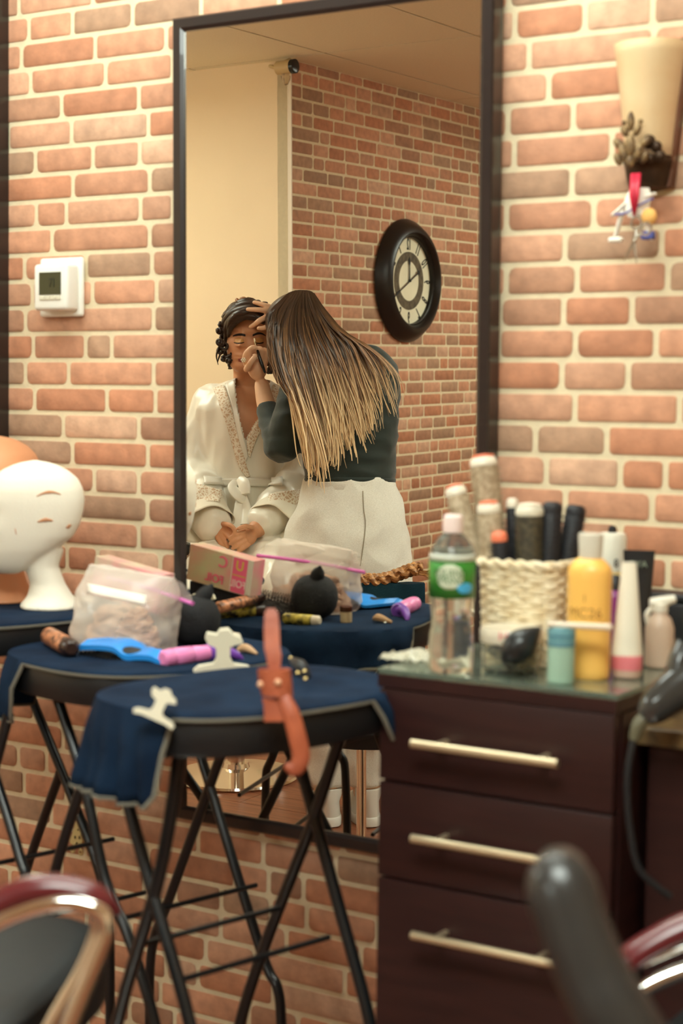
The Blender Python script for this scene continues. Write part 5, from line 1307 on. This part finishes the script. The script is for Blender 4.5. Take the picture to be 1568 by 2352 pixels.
# other hand resting on the client's brow
palm(body, (640, 728, 5.14), (612, 720, 5.12), (640, 712, 5.14), (.034, .040, .016))
for pts in (((624, 707, 5.12), (604, 700, 5.1), (584, 694.5, 5.105)), ((624, 716, 5.11), (600, 712, 5.085), (569, 710.5, 5.085)), ((622, 724, 5.11), (598, 735, 5.09), (586, 744, 5.1), (575, 751, 5.115)), ((630, 740, 5.12), (610, 752, 5.09), (594, 754, 5.09))): finger(body, pts, .0098, .0066)
for kx, fx in ((742, 752), (850, 842)):
    limb(body, [(kx, 1420, 4.96, .085), (lerp(kx, fx, .5), 1600, 4.96, .055), (fx, 1760, 4.96, .045), (fx, 1820, 4.97, .04)], 24)
abo, bvA = remeshed(body, 'body', M_SKIN2, artist, .003, 3)
M_TOP = mat('dark green jersey', (30, 42, 36), rough=.75, sheen=.25, bump=.1, bscale=200)
top = MB(); loft(top, T_AR, k=1.0)
limb(top, [(704, 862, 4.99, .058), (692, 885, 4.99, .056), (670, 960, 4.955, .054), (650, 1026, 4.95, .050), (640, 1010, 4.97, .046)], 26, end=True); limb(top, [(652, 1024, 4.955, .049), (632, 985, 5.0, .040), (612, 940, 5.045, .0315)], 20)
limb(top, [(800, 850, 4.96, .07), (855, 850, 4.95, .068), (880, 880, 4.95, .05), (885, 960, 4.95, .035)], 20)
limb(top, [(725, 850, 5.05, .054), (692, 832, 5.2, .046), (668, 800, 5.24, .038)], 18)
to_, bvT = remeshed(top, 'top', M_TOP, artist, .0055, 6, folds(.009, 7, 20, 8.1))
mb = MB(); mb.rings([ring_at(*r) for r in ((803, 1098, 4.96, 104, .114), (803, 1101, 4.96, 106, .117), (803, 1106, 4.96, 106, .117), (803, 1109, 4.96, 104, .114))]); mb.obj('hem', M_TOP, artist)
M_SWEAT = mat('heather grey fleece', (236, 234, 224), rough=.9, rgb2=(216, 212, 198), vscale=260, stretch=(1, 1, 4), sheen=.3, bump=.15, bscale=180)
pants = MB(); loft(pants, HIPS, k=1.0)
for kx, fx in ((735, 752), (856, 842)):
    limb(pants, [(kx+4, 1390, 4.96, .094), (kx, 1460, 4.96, .094), (lerp(kx, fx, .5), 1600, 4.96, .078), (fx, 1740, 4.96, .062), (fx, 1800, 4.965, .052)], 26, end=False)
po, bvP = remeshed(pants, 'sweatpants', M_SWEAT, artist, .006, 6, folds(.011, 8, 9, 1.7))
mb = MB(); mb.rings([ring_at(*r, e=2.3) for r in ((803, 1108, 4.96, 104, .115), (803, 1110, 4.96, 106, .118), (803, 1126, 4.96, 108, .121), (804, 1129, 4.96, 107, .119))]); mb.obj('waistband', M_SWEAT, artist)
strip_on(bvP, [[(834+e+.0*y, y)] for y in () for e in ()] or band_px([(832, 1128), (834, 1170), (838, 1205), (832, 1260), (826, 1300)], [(834, 1128), (836, 1170), (840, 1205), (834, 1260), (828, 1300)], 24, 2), 'seam', mat('seam grey', (150, 140, 118), rough=.9), po, .0012, .0008)
M_SNEAK = mat('white sneaker', (226, 222, 212), rough=.5)
for fx in (752, 842):
    c_ = mdep(fx, 1845, 4.97); c_.z = 0; fwd = V((EW.x-ER.x*.25, EW.y-ER.y*.25, 0)).normalized(); sd_ = V((-fwd.y, fwd.x, 0)); M = frame3(sd_, fwd, V((0, 0, 1)))
    mb = MB(); mb.rings([[c_ + M @ V((x*(1-.25*(y > .05)), y+.06, z_)) for x, y in [sup(2*pi*k/30, .043*s_, .125*s_, 2.6) for k in range(30)]] for z_, s_ in ((.0, .95), (.004, 1), (.025, 1.0), (.03, .97))]); sn = mb.obj('sneaker', M_SNEAK, artist)
    mb = MB(); mb.rings([[c_ + M @ V((x*w_, y*l_+yo, z_)) for x, y in [sup(2*pi*k/30, .041, .12, 2.4) for k in range(30)]] for z_, w_, l_, yo in ((.028, 1, 1, .06), (.05, .95, .97, .055), (.07, .85, .75, .03), (.095, .95, .42, -.01), (.11, .95, .40, -.01))]); mb.obj('upper', M_SNEAK, sn)

# long balayage hair in locks
HC_ = bpy.data.materials.new('balayage hair'); HC_.use_nodes = True
_n = HC_.node_tree.nodes; _b = _n['Principled BSDF']; _b.inputs['Roughness'].default_value = .38; _b.inputs['Specular IOR Level'].default_value = .55
_a = _n.new('ShaderNodeVertexColor'); _a.layer_name = 'Col'; HC_.node_tree.links.new(_a.outputs['Color'], _b.inputs['Base Color'])
LOCKS = [(0, [(668, 674), (634, 712), (621, 770), (628, 830), (652, 888)]), (.1, [(676, 671), (636, 720), (626, 790), (640, 850), (668, 905), (676, 920)]), (.2, [(684, 669), (648, 730), (645, 830), (684, 930), (708, 1020), (714, 1100), (718, 1138)]),
    (.35, [(692, 668), (672, 740), (688, 840), (720, 950), (738, 1040), (744, 1105)]), (.5, [(700, 668), (704, 740), (735, 840), (762, 940), (776, 1020), (782, 1075)]), (.65, [(708, 670), (734, 740), (776, 830), (806, 910), (822, 980), (836, 1040)]),
    (.8, [(712, 672), (748, 735), (790, 800), (812, 870), (832, 940), (846, 1005)]), (.9, [(716, 675), (758, 738), (812, 795), (840, 860), (858, 930), (868, 1000)]), (1.0, [(720, 682), (772, 750), (846, 796), (892, 838), (912, 885), (914, 935)])]
LK = [(t, catmull(p, 9)) for t, p in LOCKS]
def lock(t):
    for (a, pa), (b, pb) in zip(LK, LK[1:]):
        if a <= t <= b: f = (t-a)/(b-a); return [(lerp(x[0], y[0], f), lerp(x[1], y[1], f)) for x, y in zip(pa, pb)]
ROOT_, MID_, END_ = lin((62, 44, 32)), lin((146, 106, 70)), lin((240, 208, 160))
hb = MB(); cl = hb.b.loops.layers.float_color.new('Col'); r6 = random.Random(12)
def strand(t, layer, r_, jx, ln=1.0, dark=0):
    tc_ = round(t*22+.5*sin(t*90))/22; tc_ = min(1, max(0, tc_)); PA, PB = lock(t), lock(tc_); P = [(lerp(a[0], b[0], .8*i/8), lerp(a[1], b[1], .8*i/8)) for i, (a, b) in enumerate(zip(PA, PB))]; n = 16; ph = tc_*57+r6.uniform(-.6, .6); pts = []; wav = r6.uniform(2, 9)
    q = catmull(P, 24)[:max(6, int(24*ln))]
    for i, (x, y) in enumerate(q):
        f = i/(len(q)-1); s = lerp(4.93, 4.82, min(1, f*2.2)) - layer*(.4+.6*min(1, f*2))
        pts.append(mdep(x+jx*(.35+f)+wav*sin(f*9+ph)*f, y+(r6.uniform(-1, 1) if 0 else 0)+8*f*jx/12, s))
    n0 = len(hb.b.faces)
    rr = [r_*(.9 if i == 0 else 1)*(1-.75*max(0, (i/(len(pts)-1)-.7)/.3)) for i in range(len(pts))]
    hb.tube(pts, rr, 6, flat=.55, updir=EW)
    hb.b.faces.ensure_lookup_table(); sh = r6.uniform(.72, 1.18)
    L0 = len(pts)-1
    for fc in hb.b.faces[n0:]:
        z = fc.calc_center_median(); _, py = mproj(z)
        f = max(0, min(1, (py-700)/300)); f = max(0, min(1, f*1.15+(t-.35)*.25*f-dark))
        c = [lerp(lerp(ROOT_[k], MID_[k], min(1, f*2)), END_[k], max(0, f*2-1)) for k in range(3)]
        for lp in fc.loops: lp[cl] = tuple(min(1, v*sh) for v in c)+(1,)
for k in range(260):
    strand(min(.92, max(0, (k+r6.random())/280)), r6.uniform(0, .035), r6.uniform(.0034, .0062), r6.uniform(-9, 9), r6.uniform(.62, 1.0), r6.choice((0, 0, .15, .35)))
for k in range(260):
    strand(r6.random(), r6.uniform(.028, .06), r6.uniform(.0012, .0028), r6.uniform(-16, 16), r6.uniform(.7, 1.0), r6.choice((0, 0, .2, .5)))
for k in range(90):
    strand(r6.uniform(0, .14), r6.uniform(.02, .06), r6.uniform(.0022, .0045), r6.uniform(-6, 14), r6.uniform(.75, 1.0), r6.choice((.1, .3, .5)))
for k in range(70):
    strand(r6.uniform(.78, 1), r6.uniform(.0, .03), r6.uniform(.0009, .0018), r6.uniform(-16, 14), r6.uniform(.75, 1.0), 0)
# the crown under the locks
n0 = len(hb.b.faces)
crown = []
for i in range(22):
    z = .42+.60*i/21
    row = head_rings(.222, 48, 40)[min(40, int(z*40))] if z <= 1 else None
    if row is None: continue
    crown.append([AO + HA @ (V((0, -.01, p.z)) + (p-V((0, -.01, p.z)))*1.05 + V((0, 0, .016))) for p in row])
hb.rings(crown, cap0=True)
hb.b.faces.ensure_lookup_table()
for fc in hb.b.faces[n0:]:
    for lp in fc.loops: lp[cl] = tuple(v*.9 for v in ROOT_)+(1,)
hb.obj('hair', HC_, artist, smooth=70)
mb = MB()
for k in range(6):
    a_ = 2*pi*k/6; mb.ball(mdep(559+4*cos(a_), 827+4*sin(a_), 5.025), .0032, 8)
mb.ball(mdep(559, 827, 5.022), .003, 8); mb.obj('ring', mat('pearl ring', (236, 222, 196), rough=.2), artist)
# brush in her hand
br = thing('makeup_brush', 'thin black makeup brush held to the closed eyelid', 'makeup brush', mdep(607, 853, 5.02))
mb = MB(); mb.tube([mdep(591, 803, 5.028), mdep(594, 815, 5.02), mdep(601, 836, 5.015), mdep(608, 855, 5.01)], [.0035, .0048, .0055, .0035], 10, 12, round_end=True); mb.obj('handle', mat('gloss black', (22, 20, 20), rough=.2), br)
mb = MB(); mb.tube([mdep(586, 786, 5.075), mdep(591, 803, 5.028)], [.0034, .0036], 10); mb.obj('ferrule', mat('champagne metal', (206, 182, 138), rough=.25, metal=1), br)
mb = MB(); mb.tube([mdep(586, 786, 5.075), mdep(584, 778, 5.09)], [.0036, .0022], 10, round_end=True); mb.obj('tip', mat('pale bristle tip', (224, 200, 160), rough=.8), br)

# ---- client's salon chair with its chrome disc base
bc0 = mz(542, 1778, .01)
sc0 = mdep(560, 1300, 5.33)
st = thing('salon_chair', 'black salon chair with a round chrome base beneath the seated person', 'chair', V((bc0.x, bc0.y, 0)))
mb = MB(); mb.lathe([(.001, 0), (.20, 0), (.205, .006), (.2, .013), (.12, .022), (.045, .035), (.04, .05), (.001, .05)], (bc0.x, bc0.y, 0), 56); mb.obj('base', M_CHROME, st)
zs = 1.30-.72
zs = mdep(560, 1345, 5.25).z
mb = MB(); mb.tube([V((bc0.x, bc0.y, .04)), V((bc0.x, bc0.y, zs-.1))], .028, 20); mb.obj('column', M_CHROME, st)
ax = Matrix.Rotation(math.atan2(ER.y, ER.x), 3, 'Z')
mb = MB(); mb.rings([[ax @ V((sup(2*pi*k/40, .20*s_, .20*s_, 5)[0], sup(2*pi*k/40, .20*s_, .20*s_, 5)[1], 0))+V((bc0.x, bc0.y, z_)) for k in range(40)] for z_, s_ in ((zs-.11, .92), (zs-.10, .98), (zs-.02, 1), (zs, .95))]); mb.obj('seat', M_VINYL, st)
mb = MB(); mb.rings([ring_at(*r, e=4) for r in ((560, 1330, 5.50, 150, .035), (560, 1200, 5.52, 150, .035), (560, 1080, 5.54, 140, .03))]); mb.obj('backrest', M_VINYL, st)
for sx in (430, 700):
    mb = MB(); mb.tube([mdep(sx, 1262, 5.45), mdep(sx-4, 1258, 5.35), mdep(sx-6, 1262, 5.22 if sx > 600 else 5.05)], [.028, .03, .026], 14, 14, flat=.7, updir=(0, 0, 1), round_end=True); mb.tube([mdep(sx, 1270, 5.35), mdep(sx, 1345, 5.33)], .014, 10); mb.obj('armrest', M_VINYL, st)
mb = MB(); mb.tube([mdep(470, 1400, 5.05), mdep(480, 1640, 4.86), mdep(660, 1640, 4.86), mdep(650, 1400, 5.05)], .012, 10, 30); mb.obj('footrest', M_CHROME, st)

# ---- towel-draped stool chair carrying the braided hairpiece
tc = mdep(888, 1395, 4.6)
cs2 = thing('chair', 'low chrome legged black chair draped with the dark teal towel in the mirror', 'chair', V((tc.x, tc.y, 0)))
zb_ = mdep(900, 1345, 4.6).z
wd = 76*4.6/F_PX
mb = MB(); mb.rings([[tc*1+V((0, 0, z_-tc.z))+ER*sup(2*pi*k/30, wd, .035, 4)[0]+EW*sup(2*pi*k/30, wd, .035, 4)[1] for k in range(30)] for z_ in (zb_-.30, zb_-.02, zb_)]); mb.obj('backrest', M_VINYL, cs2)
sc3 = tc - EW*.20; sc3.z = zb_-.32
mb = MB(); mb.rings([[sc3+V((0, 0, dz))+V((ER.x, ER.y, 0))*sup(2*pi*k/30, .17*s_, .17*s_, 4)[0]+V((EW.x, EW.y, 0))*sup(2*pi*k/30, .17*s_, .17*s_, 4)[1] for k in range(30)] for dz, s_ in ((-.05, .95), (-.01, 1), (0, .95))]); mb.obj('seat', M_VINYL, cs2)
for a, b in ((-.8, -.3), (.8, -.3), (-.8, 1.6), (.8, 1.6)):
    p_ = tc+V((ER.x, ER.y, 0))*wd*a-V((EW.x, EW.y, 0))*.2*b; q_ = p_+V((ER.x, ER.y, 0))*.05*(1 if a > 0 else -1)*0-V((EW.x, EW.y, 0))*.04; mb = MB(); mb.tube([V((p_.x, p_.y, zb_-.3)), V((q_.x, q_.y, .006))], .011, 12); mb.obj('leg', M_CHROME, cs2)
tw = MB(); R = []
for i in range(15):
    t_ = i/14; row = []
    for k in range(31):
        u_ = -1+2*k/30; dp = abs(t_-.5)*2; z_ = zb_+.006+.004*noise.noise(V((u_*3, t_*6, 1)))-max(0, dp-.18)*.26
        y_ = (t_-.5)*2; yy = max(-1, min(1, y_/.18))*.044+ (.012*noise.noise(V((u_*4, t_*3, 7)))*max(0, dp-.2))
        row.append(V((tc.x, tc.y, z_))+ER*u_*wd*1.13+EW*yy)
    R.append(row)
tw.rings(R, closed=False); tag(tw.obj('towel', M_TOWEL2, solid=.006), 'dark teal towel hung over the chair back under the blonde braid', 'towel')
hp2 = thing('hairpiece', 'blonde braided hairpiece lying across the teal towel on the chair back', 'hairpiece', mdep(895, 1325, 4.57))
mb = MB(); n = 60
M_BRAID = mat('honey blonde hair', (214, 158, 100), rough=.45, rgb2=(120, 76, 44), vscale=40, stretch=(1, 1, 5))
for s_ in range(3):
    for q in range(4):
        pts = []
        for i in range(n):
            f = i/(n-1); a_ = f*4.2*2*pi/2+s_*2*pi/3; c_ = mdep(lerp(828, 970, f), lerp(1330, 1312, f)+8*sin(f*5), 4.57)
            pts.append(c_+EU*(.010*sin(2*a_)+.004*cos(q*1.6))+EW*(.010*sin(a_)+.004*sin(q*1.6)))
        mb.tube(pts, [.0065*(1 if .06 < i/n < .9 else .45) for i in range(n)], 6)
for k in range(14):
    mb.tube([mdep(lerp(950, 960, rnd.random()), 1314+rnd.uniform(-6, 6), 4.57), mdep(990+rnd.uniform(-14, 6), 1318+rnd.uniform(-8, 12), 4.56)], [.003, .001], 5)
mb.obj('strands', M_BRAID, hp2, smooth=60)
# ---------------------------------------------------------------- lamps
LC = (244, 255, 246)
ceiling_lamp(-1.6, -.55, 1.6, .3, 13.5, 'long lit ceiling panel close to the mirror wall', LC)
ceiling_lamp(-.5, -2.0, .9, .7, 25.0, 'square lit ceiling panel above the salon chairs', LC)
ceiling_lamp(-1.9, -4.5, .9, .6, 27.0, 'unseen fill panel added on the ceiling at the back of the room', LC)  # added out of view to brighten the side brick wall and the ceiling
ceiling_lamp(-4.2, -1.55, .8, .9, 14.0, 'unseen fill panel added on the ceiling at far left before the plaster wall', LC)  # added out of view to lift the peach plaster wall
w = bpy.data.worlds.new('world'); S.world = w; w.use_nodes = True
w.node_tree.nodes['Background'].inputs[0].default_value = (.05, .045, .04, 1)
